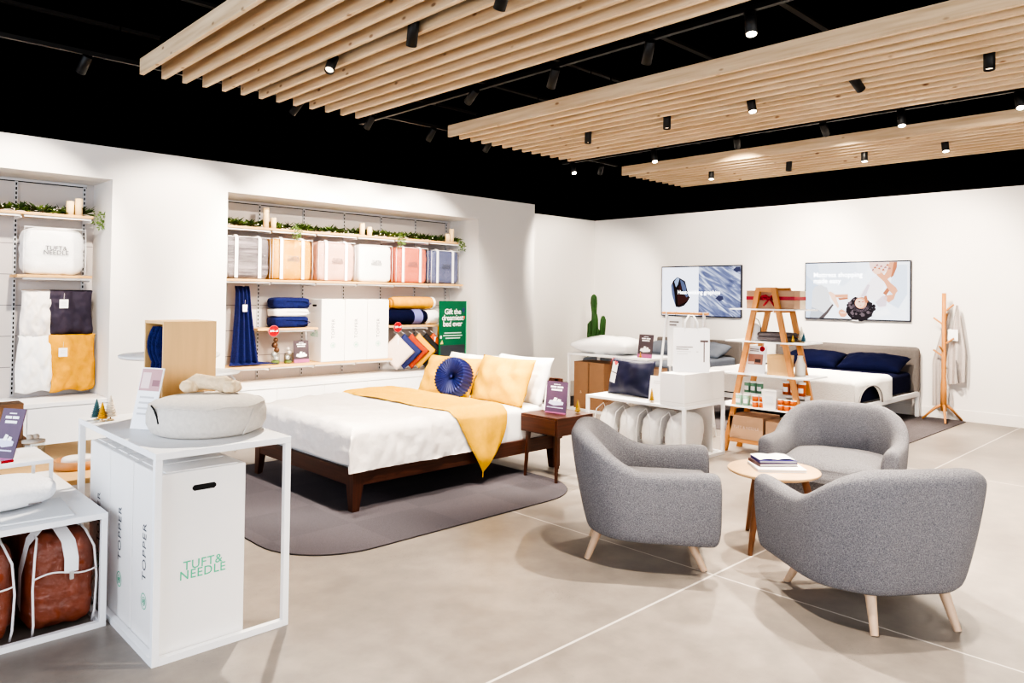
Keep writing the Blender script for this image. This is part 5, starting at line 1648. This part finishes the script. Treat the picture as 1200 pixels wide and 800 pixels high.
# ------------------------------------------------------------------ wall screens
def screen(y0, y1, z0, z1, label):
    t = thing('wall_screen', label, 'screen', (XB-.045, (y0+y1)/2, (z0+z1)/2), R(-90))
    w, h = y1-y0, z1-z0
    mb = MB(); mb.box((-w/2, -.012, -h/2), (w/2, .022, h/2), M('screen_bezel', (22, 24, 40), .4), .003)
    mb.box((-.3, .022, -.2), (.3, .044, .2), BLKMET); mb.build('bezel', t)
    return t, w, h
def E_(name, c, s=1.5):
    m = M(name, (4, 4, 5), .5, spec=.1)
    b = m.node_tree.nodes['Principled BSDF']
    b.inputs['Emission Color'].default_value = lin(c)
    b.inputs['Emission Strength'].default_value = s
    return m
def scr_noise(name, c1, c2, c3, scale, stretch, dist=1.5, s=1.2):
    m = bpy.data.materials.new(name); m.use_nodes = True
    nt = m.node_tree; L = nt.links.new
    b = nt.nodes['Principled BSDF']; b.inputs['Roughness'].default_value = .5
    tc = nt.nodes.new('ShaderNodeTexCoord'); mp = nt.nodes.new('ShaderNodeMapping'); mp.inputs['Scale'].default_value = stretch
    mp.inputs['Rotation'].default_value = (0, R(35), 0)
    nz = nt.nodes.new('ShaderNodeTexNoise'); nz.inputs['Scale'].default_value = scale; nz.inputs['Detail'].default_value = 6; nz.inputs['Distortion'].default_value = dist
    rp = nt.nodes.new('ShaderNodeValToRGB'); el = rp.color_ramp.elements
    el[0].position = .30; el[0].color = lin(c1); el[1].position = .72; el[1].color = lin(c3)
    e = el.new(.5); e.color = lin(c2)
    m0 = nt.nodes.new('ShaderNodeMapping'); m0.inputs['Rotation'].default_value = (0, R(58), 0); mp.inputs['Rotation'].default_value = (0, 0, 0)
    L(tc.outputs['Object'], m0.inputs[0]); L(m0.outputs[0], mp.inputs[0]); L(mp.outputs[0], nz.inputs[0]); L(nz.outputs[0], rp.inputs[0])
    L(rp.outputs[0], b.inputs['Emission Color']); b.inputs['Emission Strength'].default_value = s
    b.inputs['Base Color'].default_value = (0.02, 0.02, 0.02, 1)
    return m
# left screen: graphite stone on white / fur close-up
t, w, h = screen(5.735, 7.205, 1.198, 2.022, 'left wall screen showing a dark graphite stone beside grey fur')
mb = MB()
W2, H2 = w-.03, h-.035
def q(u, v, dz=0.0): return (-W2/2+W2*u, -.0135-dz, -H2/2+H2*v)
def shape(pts, mat, dz):
    mb.add([q(u, v, dz) for u, v in pts], [tuple(range(len(pts)))], mat)
shape([(0, 0), (.485, 0), (.485, 1), (0, 1)], E_('scr_lavender', (228, 230, 242)), 0)
shape([(.485, 0), (1, 0), (1, 1), (.485, 1)], scr_noise('scr_fur', (52, 62, 104), (104, 116, 156), (214, 222, 240), 1.6, (7.0, 1, 1.3), 1.6), 0)
DK, DK2, BLU, GLN = E_('scr_stone', (30, 22, 24)), E_('scr_stone_brown', (62, 34, 32)), E_('scr_stone_blue', (84, 92, 118)), E_('scr_stone_glint', (132, 148, 176))
shape([(.125, .62), (.15, .72), (.205, .80), (.245, .77), (.31, .71), (.335, .56), (.355, .42), (.375, .37), (.345, .28), (.30, .20), (.235, .16), (.19, .17), (.165, .28), (.135, .43)], DK, .0008)
shape([(.125, .60), (.148, .66), (.175, .40), (.185, .20), (.165, .28), (.135, .43)], BLU, .0012)
shape([(.165, .70), (.205, .79), (.235, .76), (.215, .64), (.19, .58)], GLN, .0012)
shape([(.24, .75), (.29, .70), (.325, .58), (.33, .46), (.28, .50), (.26, .62)], BLU, .0012)
shape([(.225, .58), (.255, .66), (.265, .54), (.235, .50)], DK2, .0016)
shape([(.20, .44), (.33, .40), (.36, .36), (.33, .28), (.22, .20)], DK2, .0012)
shape([(.30, .44), (.335, .46), (.355, .40), (.33, .37)], BLU, .0016)
FURD = E_('scr_fur_dark', (58, 60, 86))
shape([(.70, .36), (.735, .42), (.79, .40), (.80, .34), (.75, .30)], FURD, .0012)
shape([(.91, .93), (.95, .99), (.998, .99), (.998, .90), (.95, .88)], FURD, .0012)
mb.text('Heat-wicking graphite', .089, frame(q(.485, .475, .003), (1, 0, 0), (0, 0, 1)), E_('scr_text', (255, 255, 255), 3.0), 1, .75, .008)
mb.build('display_panel', t)
# right screen: woman lying on a bed, upside down
t, w, h = screen(3.318, 4.735, 1.222, 2.032, 'right wall screen showing a curly-haired woman lying back on white bedding')
mb = MB(); W2, H2 = w-.03, h-.035
shape([(0, 0), (1, 0), (1, 1), (0, 1)], E_('scr_bed_white', (236, 240, 247)), 0)
G = [E_('scr_cool%d' % k, c) for k, c in enumerate(((190, 202, 220), (206, 215, 229), (220, 227, 238), (228, 234, 243)))]
shape([(0, 0), (.17, 0), (.26, .2), (.22, .56), (.10, .62), (0, .80)], G[0], .0004)
shape([(0, .80), (.10, .62), (.16, .75), (.12, 1), (0, 1)], G[1], .0004)
shape([(.12, 1), (.16, .75), (.38, .58), (.52, .80), (.50, 1)], G[2], .0004)
shape([(.86, .95), (.98, .95), (.98, .45), (.90, .20), (.80, .30)], G[1], .0004)
shape([(.50, 1), (.52, .8), (.6, .8), (.64, 1)], G[3], .0004)
KN = E_('scr_knee', (206, 206, 208)); KS = E_('scr_knee_shade', (174, 178, 186)); LINE_ = E_('scr_shadow', (92, 84, 84))
shape([(.07, .50), (.10, .58), (.16, .61), (.22, .55), (.245, .44), (.25, .32), (.28, .26), (.22, .12), (.14, .02), (.04, .0), (.06, .2)], KN, .0008)
shape([(.04, .0), (.06, .2), (.12, .16), (.20, .08), (.14, .0)], KS, .0010)
shape([(.14, .0), (.21, .12), (.275, .26), (.29, .245), (.235, .10), (.19, .0)], LINE_, .0012)
SK, SKD, SKL = E_('scr_skin', (216, 156, 122)), E_('scr_skin_dark', (176, 112, 82)), E_('scr_skin_light', (238, 196, 170))
SH, SHD = E_('scr_shirt', (238, 230, 232)), E_('scr_shirt_shade', (206, 192, 200))
HR, HR2 = E_('scr_hair', (44, 38, 44)), E_('scr_hair_light', (104, 92, 98))
# body (shirt), upside down: torso towards the top
shape([(.62, .44), (.60, .56), (.66, .72), (.74, .80), (.78, .70), (.76, .52), (.80, .24), (.74, .20)], SH, .0012)
shape([(.49, .38), (.56, .48), (.63, .66), (.68, .72), (.72, .40), (.62, .34)], SH, .0010)
shape([(.55, .40), (.62, .62), (.64, .60), (.60, .40)], SHD, .0014)
shape([(.69, .30), (.76, .42), (.80, .40), (.79, .24), (.72, .22)], SHD, .0014)
# left arm (viewer left) bent, hand by the hair
shape([(.235, .47), (.255, .49), (.30, .44), (.345, .22), (.33, .18), (.27, .34)], SKL, .0014)
shape([(.30, .43), (.31, .38), (.43, .37), (.43, .44)], SK, .0016)
shape([(.33, .37), (.345, .33), (.43, .35), (.43, .375)], SKD, .0016)
shape([(.335, .10), (.345, .15), (.37, .17), (.40, .14), (.425, .08), (.40, .03), (.36, .03)], SK, .0016)
shape([(.35, .12), (.40, .12), (.415, .09), (.36, .09)], SKL, .0018)
# right arm raised, elbow at right, hand to the lap
shape([(.715, .86), (.76, .80), (.83, .64), (.88, .56), (.895, .50), (.86, .42), (.81, .52), (.77, .66), (.70, .78)], SK, .0016)
shape([(.86, .44), (.885, .50), (.86, .36), (.815, .30), (.765, .36), (.78, .42)], SK, .0014)
shape([(.76, .46), (.80, .56), (.82, .50), (.79, .42)], SKD, .0017)
shape([(.66, .84), (.70, .90), (.745, .86), (.735, .80), (.69, .79)], SKL, .0018)
# lap: printed shorts and legs at the top
shape([(.63, .998), (.64, .90), (.70, .82), (.76, .80), (.82, .88), (.84, .998)], E_('scr_shorts', (230, 198, 188)), .0010)
for k in range(9):
    u, v = .655+.019*k, .87+.10*((k*7) % 5)/5
    shape([(u, v), (u+.018, v+.02), (u+.026, v-.012), (u+.006, v-.022)], SKD if k % 2 else E_('scr_print', (168, 120, 116)), .0013)
shape([(.82, .998), (.80, .86), (.76, .74), (.80, .70), (.855, .78), (.885, .998)], SK, .0012)
shape([(.86, .998), (.845, .84), (.83, .72), (.855, .76), (.885, .90), (.89, .998)], SKD, .0014)
# hair: curly cloud with small blobs, face
def blob(u, v, r, mat, dz, n=11, jag=.0, seed=0):
    rr = random.Random(seed)
    shape([(u+r*(1+jag*rr.uniform(-1, 1))*math.cos(2*PI*k/n), v+r*1.75*(1+jag*rr.uniform(-1, 1))*math.sin(2*PI*k/n)) for k in range(n)], mat, dz)
blob(.545, .175, .125, HR, .0018, 26, .10, 3)
r2 = random.Random(11)
for k in range(70):
    a = r2.random()*2*PI; d = .035+.10*r2.random()**.5
    blob(.545+d*math.cos(a), .185+d*1.55*math.sin(a)*.85, r2.uniform(.010, .020), HR if k % 3 else HR2, .0020+.00001*k, 8, .2, k)
blob(.555, .285, .058, SK, .0030, 18); blob(.545, .28, .046, SKL, .0033, 16)
shape([(.585, .40), (.61, .42), (.625, .30), (.60, .29)], SKD, .0031)
shape([(.53, .31), (.55, .315), (.55, .30), (.53, .297)], HR, .0036); shape([(.565, .31), (.583, .315), (.583, .30), (.565, .297)], E_('scr_lip', (170, 84, 78)), .0036)
shape([(.545, .245), (.56, .25), (.56, .238), (.545, .234)], SKD, .0036)
r2 = random.Random(4)
for k in range(26):
    a = PI + PI*k/25
    blob(.552+.068*math.cos(a), .235+.10*math.sin(a)*.9, .014, HR if k % 2 else HR2, .0038, 8, .25, k)
shape([(.80, .20), (.84, .10), (.70, .05), (.66, .10)], E_('scr_white', (250, 250, 252)), .0006)
for line_, v_ in (('Mattress shopping', .785), ('made easy', .675)):
    half = max(p.x for p in text_mesh(line_, 1, .75, .012)[0])*.092
    mb.text(line_, .092, frame(q(.08+half/W2, v_, .004), (1, 0, 0), (0, 0, 1)), E_('scr_text', (255, 255, 255), 3.0), 1, .75, .012)
mb.build('display_panel', t)
mb = MB(); mb.box((-.045, -.016, -h/2-.012), (.045, .0, -h/2+.004), M('silver_badge', (214, 216, 220), .4)); mb.build('badge', t)

# ------------------------------------------------------------------ coat rack with a grey throw
t = thing('coat_rack', 'beech coat stand with short pegs against the screen wall at the right', 'coat rack', (10.30, 2.885, 0.0))
def rel(P): return P
mb = MB()
mb.tube([(0, 0, .13), (0, 0, .46), (0, 0, .52), (0, 0, 1.0), (0, 0, 1.28), (0, .0, 1.36), (0, 0.0, 1.60)], [.036, .034, .026, .025, .025, .023, .024], OAKY, 14)
mb.build('pole', t)
for ang, L_ in ((100, .235), (200, .26), (-40, .24)):
    a = R(ang)
    mb = MB(); mb.tube([(0, 0, .22), (math.cos(a)*.10, math.sin(a)*.10, .155), (math.cos(a)*L_, math.sin(a)*L_, .012)], [.018, .016, .013], OAKY2, 10); mb.build('leg', t)
for ang, z, up in ((95, 1.20, .09), (-95, .96, .08), (110, .80, .09), (170, .86, .08), (0, 1.18, .16), (-100, 1.36, .10)):
    a = R(ang); L_ = .115
    mb = MB(); mb.cyl((0, 0, z), (math.cos(a)*L_, math.sin(a)*L_, z+up), .011, OAKY2, n=8); mb.build('peg', t)
GTHROW = M('dove_throw', (196, 188, 184), .9, .08, 50, bump=.3, bscale=100)
t = thing('hanging_throw', 'pale grey throw with a white tag hanging from the coat stand', 'throw', (10.36, 2.78, 1.47))
mb = MB()
def f(a, b):
    return (.03*math.sin(a*9)*(.3+b)+.01, (.0-.02)*(1-b)+(.085-.19*a)*(.12+.88*min(1, b*1.7)), -.02-1.0*b+.05*a*b)
mb.grid(f, 24, 26, GTHROW)
def f(a, b):
    return (.06+.02*math.sin(a*8)*(.3+b), .03+(.22-.12*a)*(.15+.85*min(1, b*1.8))+.02, -.04-1.26*b)
mb.grid(f, 20, 26, GTHROW)
mb.build('cloth', t)
mb = MB(); mb.tube([(-.055, -.03, -.70), (-.06, -.045, -.86), (-.05, -.06, -.98)], .007, M('throw_edge', (120, 116, 118), .9), 6); mb.build('dark_hem', t)
mb = MB(); mb.box((-.062, -.05, -.46), (-.06, .06, -.32), WTXT); mb.build('price_tag', t)

# ------------------------------------------------------------------ ladder shelf
t = thing('ladder_shelf', 'beech A-frame ladder shelf with four white boards of products', 'shelf', (6.60, 3.37, 0))
FW = .035
def aframe(x0):
    for s in (-1, 1):
        mb = MB()
        y0, y1 = s*.425, s*.075
        mb.add([(x0, y0-.024, 0), (x0+FW, y0-.024, 0), (x0+FW, y0+.024, 0), (x0, y0+.024, 0), (x0, y1-.024, 1.61), (x0+FW, y1-.024, 1.61), (x0+FW, y1+.024, 1.61), (x0, y1+.024, 1.61)],
               [(3, 2, 1, 0), (4, 5, 6, 7), (0, 1, 5, 4), (1, 2, 6, 5), (2, 3, 7, 6), (3, 0, 4, 7)], OAKY)
        mb.build('leg', t)
    mb = MB(); mb.box((x0+.004, -.075, 1.565), (x0+FW-.004, .075, 1.61), OAKY2, .002); mb.build('top_bar', t)
    mb = MB(); mb.box((x0+.004, -.405, .10), (x0+FW-.004, .405, .138), OAKY2, .002); mb.build('foot_bar', t)
aframe(0.0); aframe(.285)
for z, w in ((1.405, .355), (1.095, .40), (.78, .445), (.465, .50)):
    for s in (-1, 1):
        yy = s*(.425-.35*(z-.02)/1.61)
        mb = MB(); mb.box((.0, yy-s*.03-.012, z-.035), (.32, yy-s*.03+.012, z-.012), OAKY, .001); mb.build('shelf_bearer', t)
    mb = MB()
    pts = []
    rad = .03
    xa, xb = -.055, .375
    for cx, cy_, a0 in ((xb-rad, -w+rad, -90), (xb-rad, w-rad, 0), (xa+rad, w-rad, 90), (xa+rad, -w+rad, 180)):
        for k in range(7):
            a = R(a0+15*k); pts.append((cx+rad*math.cos(a), cy_+rad*math.sin(a)))
    mb.prism(pts, z-.012, z, WMETAL); mb.build('shelf_board', t)
LX, LY = 6.60, 3.37
# top: kraft box with red ribbon
t = thing('gift_box', 'kraft gift box tied with a red ribbon bow on top of the ladder shelf', 'gift box', (LX+.17, LY-.02, 1.4055))
mb = MB(); mb.box((-.12, -.24, 0), (.12, .24, .175), KRAFT2, .003); mb.box((.0, -.2405, .0), (.121, -.24, .175), M('cream_panel', (240, 224, 196), .7)); mb.build('carton', t)
RIB = M('red_ribbon', (176, 26, 50), .4, .2, 20)
mb = MB(); mb.box((-.1225, -.2425, .085), (.1225, .2425, .118), RIB, .001); mb.build('ribbon', t)
mb = MB()
for s in (-1, 1):
    mb.tube([(-.126, 0, .10), (-.14, s*.03, .125), (-.14, s*.065, .12), (-.135, s*.06, .09), (-.128, s*.01, .098)], [.006, .013, .015, .012, .006], RIB, 8)
    mb.tube([(-.128, 0, .10), (-.135, s*.03, .06), (-.135, s*.055, .03)], [.008, .010, .011], RIB, 8)
mb.superbox(.024, .026, .026, RIB, 2.5, 4, 0, 1, Matrix.Translation((-.13, 0, .088)), 0, False)
mb.build('bow', t)
# level 2
t = thing('lantern', 'white enamel lantern with a wire handle on the second board of the ladder shelf', 'lantern', (LX+.12, LY+.165, 1.0955))
mb = MB(); mb.lathe([(0, 0), (.052, 0), (.055, .01), (.052, .13), (.03, .155), (.02, .165), (0, .168)], WMETAL, 22); mb.build('lantern_body', t)
mb = MB(); mb.tube([(0, .056, .02), (0, .062, .10), (0, .05, .18), (0, .012, .222), (0, -.03, .20), (0, -.06, .14), (0, -.058, .02)], .004, BLKMET, 6); mb.build('wire_handle', t)
folded(LX+.14, LY-.055, 1.096, .22, .34, .085, M('charcoal_throw', (98, 92, 96), .9, .12, 20, bump=.2), 'folded charcoal throw on the second board of the ladder shelf', 'blanket', None, 2, 9, 'folded_throw')
G2 = 'small trees on the ladder shelf'
mini_tree(LX+.05, LY-.25, 1.096, .07, (226, 186, 50), 'yellow bottle-brush tree on the second board of the ladder shelf', None, G2)
mini_tree(LX+.15, LY-.285, 1.096, .15, (244, 236, 214), 'white bottle-brush tree on the second board of the ladder shelf', None, G2)
mini_tree(LX+.10, LY-.33, 1.096, .095, (60, 110, 128), 'teal bottle-brush tree at the right end of the ladder shelf second board', None, G2)
# level 3
card((LX+.05, LY+.13, .781), .21, .265, R(-90), R(8), 'photo', 'white card with a sepia photo and red dot on the ladder shelf third board')
t = thing('wooden_box', 'pale birch keepsake box on the third board of the ladder shelf', 'box', (LX+.10, LY-.105, .7805))
mb = MB(); mb.box((-.06, -.105, 0), (.06, .105, .16), BIRCH, .003); mb.build('box_body', t)
mb = MB(); mb.box((-.061, -.106, .16), (.061, .106, .192), BIRCH, .003); mb.build('box_lid', t)
t = thing('milk_bottle', 'cream ceramic bottle at the right of the birch box on the ladder shelf', 'bottle', (LX+.16, LY-.27, .7805))
mb = MB(); mb.lathe([(0, 0), (.045, 0), (.048, .02), (.047, .11), (.03, .15), (.024, .18), (.027, .19), (0, .19)], M('cream_glaze', (246, 240, 228), .35), 20); mb.build('bottle_body', t)
# level 4
TEAL = M('sage_tin', (104, 152, 126), .4, .1, 20)
TEAL2 = M('pale_sage_tin', (148, 188, 166), .4, .1, 20)
AMB = M('amber_wax', (206, 104, 30), .35, .15, 12)
LIDW = M('white_lid', (244, 244, 242), .4)
def tin(x, y, z, r, h, m, lm, label, grp, lab=True, nm='tin', cat='tin'):
    t = thing(nm, label, cat, (x, y, z), 0, grp)
    mb = MB(); mb.lathe([(0, 0), (r, 0), (r, h*.86), (0, h*.86)], m, 18); bo = mb.build('tin_body' if nm == 'tin' else 'jar_body', t)
    mb = MB(); mb.lathe([(0, h*.86), (r*1.03, h*.86), (r*1.03, h*.99), (r*.9, h), (0, h)], lm, 18); mb.build('lid', t)
    if lab:
        mb = MB(); mb.grid(lambda a, b: (-(r*1.012)*math.cos((a-.5)*1.5), (r*1.012)*math.sin((a-.5)*1.5), h*(.22+.36*b)), 8, 1, WTXT); mb.build('paper_label', bo)
Z4 = .4655
for i in range(3):
    tin(LX+.02+.01*i, LY+.275-.073*i, Z4, .033, .112, TEAL2, LIDW, 'pale sage tin in the lower row on the ladder shelf, %s' % ('left', 'middle', 'right')[i], 'sage tins on the ladder shelf')
t = thing('acrylic_riser', 'small white riser behind the lower row of sage tins', 'stand', (LX+.16, LY+.20, Z4))
mb = MB(); mb.box((-.045, -.13, .10), (.06, .13, .112), WMETAL, .001); mb.box((-.04, -.128, 0), (.055, -.12, .10), WMETAL); mb.box((-.04, .12, 0), (.055, .128, .10), WMETAL); mb.build('riser_body', t)
for i in range(3):
    tin(LX+.16, LY+.262-.066*i, Z4+.1125, .031, .112, TEAL, LIDW, 'sage green tin in the upper row on the ladder shelf, %s' % ('left', 'middle', 'right')[i], 'sage tins on the ladder shelf')
for i in range(2):
    for j in range(2):
        tin(LX+.0+.02*i, LY+.095-.062*i, Z4+.056*j, .029, .055, AMB, LIDW, 'amber jar %s at the %s beside the sage tins' % (('below', 'stacked')[j], ('left', 'right')[i]), 'amber jars beside the sage tins', False, 'candle_jar', 'jar')
t = thing('gift_carton', 'white carton in the middle of the lowest board of the ladder shelf', 'carton', (LX+.03, LY-.055, Z4))
mb = MB(); mb.add([(-.045, -.062, 0), (.045, -.062, 0), (.045, .062, 0), (-.045, .062, 0), (-.055, -.075, .165), (.055, -.075, .165), (.055, .075, .165), (-.055, .075, .165)], [(3, 2, 1, 0), (4, 5, 6, 7), (0, 1, 5, 4), (1, 2, 6, 5), (2, 3, 7, 6), (3, 0, 4, 7)], WBOX); mb.build('carton_body', t)
mb = MB(); mb.box((-.06, -.08, .165), (.06, .08, .178), WBOX, .003); mb.build('lid', t)
mb = MB(); mb.box((-.0535, -.04, .06), (-.0515, .04, .12), M('pale_grey_board', (226, 228, 230), .6)); mb.build('paper_label', t)
for i in range(3):
    for j in range(2):
        tin(LX-.01, LY-.165-.06*i, Z4+.052*j, .028, .051, AMB, LIDW, 'amber jar in the %s row in front of the white carton, %s' % (('lower', 'upper')[j], ('left', 'middle', 'right')[i]), 'amber jars at the front of the ladder shelf', False, 'candle_jar', 'jar')
t = thing('acrylic_riser', 'small white riser carrying the two tall amber jars', 'stand', (LX+.19, LY-.20, Z4))
mb = MB(); mb.box((-.05, -.13, .115), (.06, .12, .127), WMETAL, .001); mb.box((-.045, -.128, 0), (.055, -.12, .115), WMETAL); mb.box((-.045, .11, 0), (.055, .118, .115), WMETAL); mb.build('riser_body', t)
for i in range(3):
    tin(LX+.19, LY-.125-.075*i, Z4+.1275, .034, .125, AMB, LIDW, 'tall amber jar with a white lid on the riser, %s' % ('left', 'middle', 'right')[i], 'tall amber jars on the riser', True, 'candle_jar', 'jar')
for i in range(3):
    tin(LX+.06+.02*(i % 2), LY-.36-.045*i if i < 2 else LY-.30, Z4, .022, .07 if i else .055, LIDW, LIDW if i else DARK, ('white pot with a dark lid beside the amber jars', 'small white pot at the right of the amber jars', 'white pot behind the amber jars on the lowest board')[i], 'white pots on the ladder shelf', False, 'cosmetic_pot', 'pot')
t = thing('folded_towels', 'white cloth bundle with an orange band at the right end of the lowest board', 'cloth', (LX+.20, LY-.42, Z4), R(8))
mb = MB(); mb.superbox(.26, .12, .075, PUREW, 4, 8, .06, 12); mb.build('cloth', t)
mb = MB(); mb.superbox(.05, .126, .079, M('orange_band', (226, 140, 70), .7), 4, 6, .03, 12); mb.build('band', t)
def bandtxt(mb, w, d, h):
    mb.text('TUFT & NEEDLE', .036, frame((-w/2-.001, 0, h*.5), (0, -1, 0), (0, 0, 1)), M('kraft_print', (226, 204, 186), .7), 1.05)
kraft_box(LX+.17, LY+.19, .1385, .34, .35, .225, KRAFT2, 'kraft carton with pale lettering on the foot bars of the ladder shelf, left one', 'kraft cartons on the ladder shelf', bandtxt)
kraft_box(LX+.17, LY-.185, .1385, .34, .35, .205, KRAFT2, 'kraft carton on the foot bars of the ladder shelf, right one half behind the armchair', 'kraft cartons on the ladder shelf')

# ------------------------------------------------------------------ camera
cam = bpy.data.cameras.new('camera')
cam.sensor_width = 36.0
cam.lens = 864.2/1200*36.0
cam.shift_y = -(400-332.66)/1200
cam.clip_start = 0.05
co = bpy.data.objects.new('camera', cam)
COL.objects.link(co)
yw, pt, rl = R(46.016), R(0.915), R(0.7075)
fw = Vector((math.cos(pt)*math.cos(yw), math.cos(pt)*math.sin(yw), math.sin(pt)))
rt = Vector((math.sin(yw), -math.cos(yw), 0))
up = rt.cross(fw)
rt2 = rt*math.cos(rl) + up*math.sin(rl)
up2 = up*math.cos(rl) - rt*math.sin(rl)
m4 = Matrix((rt2, up2, -fw)).transposed().to_4x4()
m4.translation = (0, 0, 1.5)
co.matrix_world = m4
scene.camera = co

# ------------------------------------------------------------------ daylight from the shop front, added side fill and ambient
def area(name, loc, aim, sx, sy, energy, col):
    li = bpy.data.lights.new(name, 'AREA')
    li.shape = 'RECTANGLE'; li.size = sx; li.size_y = sy; li.energy = energy; li.color = col
    o = bpy.data.objects.new(name, li); COL.objects.link(o)
    o.location = loc
    o.rotation_euler = (Vector(aim)-Vector(loc)).to_track_quat('-Z', 'Y').to_euler()
area('shopfront_daylight', (-2.3, 3.2, 1.9), (4, 3.2, 0.9), 8.0, 2.8, 190, (0.80, 0.88, 1.0))
area('side_fill', (3.5, -2.8, 1.9), (4.5, 4, 1.0), 9.0, 2.8, 300, (1.0, 0.97, 0.94))  # added fill lamp in front of the solid right wall, no window there
w = bpy.data.worlds.new('shop_world'); scene.world = w
w.use_nodes = True
w.node_tree.nodes['Background'].inputs['Color'].default_value = (0.93, 0.95, 1.0, 1)
w.node_tree.nodes['Background'].inputs['Strength'].default_value = 0.5
scene.view_settings.view_transform = 'AgX'
scene.view_settings.look = 'AgX - Very High Contrast'
scene.view_settings.exposure = 0.12
scene.cycles.use_denoising = True
scene.cycles.max_bounces = 7
scene.cycles.transparent_max_bounces = 12
scene.cycles.caustics_reflective = False
scene.cycles.caustics_refractive = False
scene.cycles.sample_clamp_indirect = 6.0
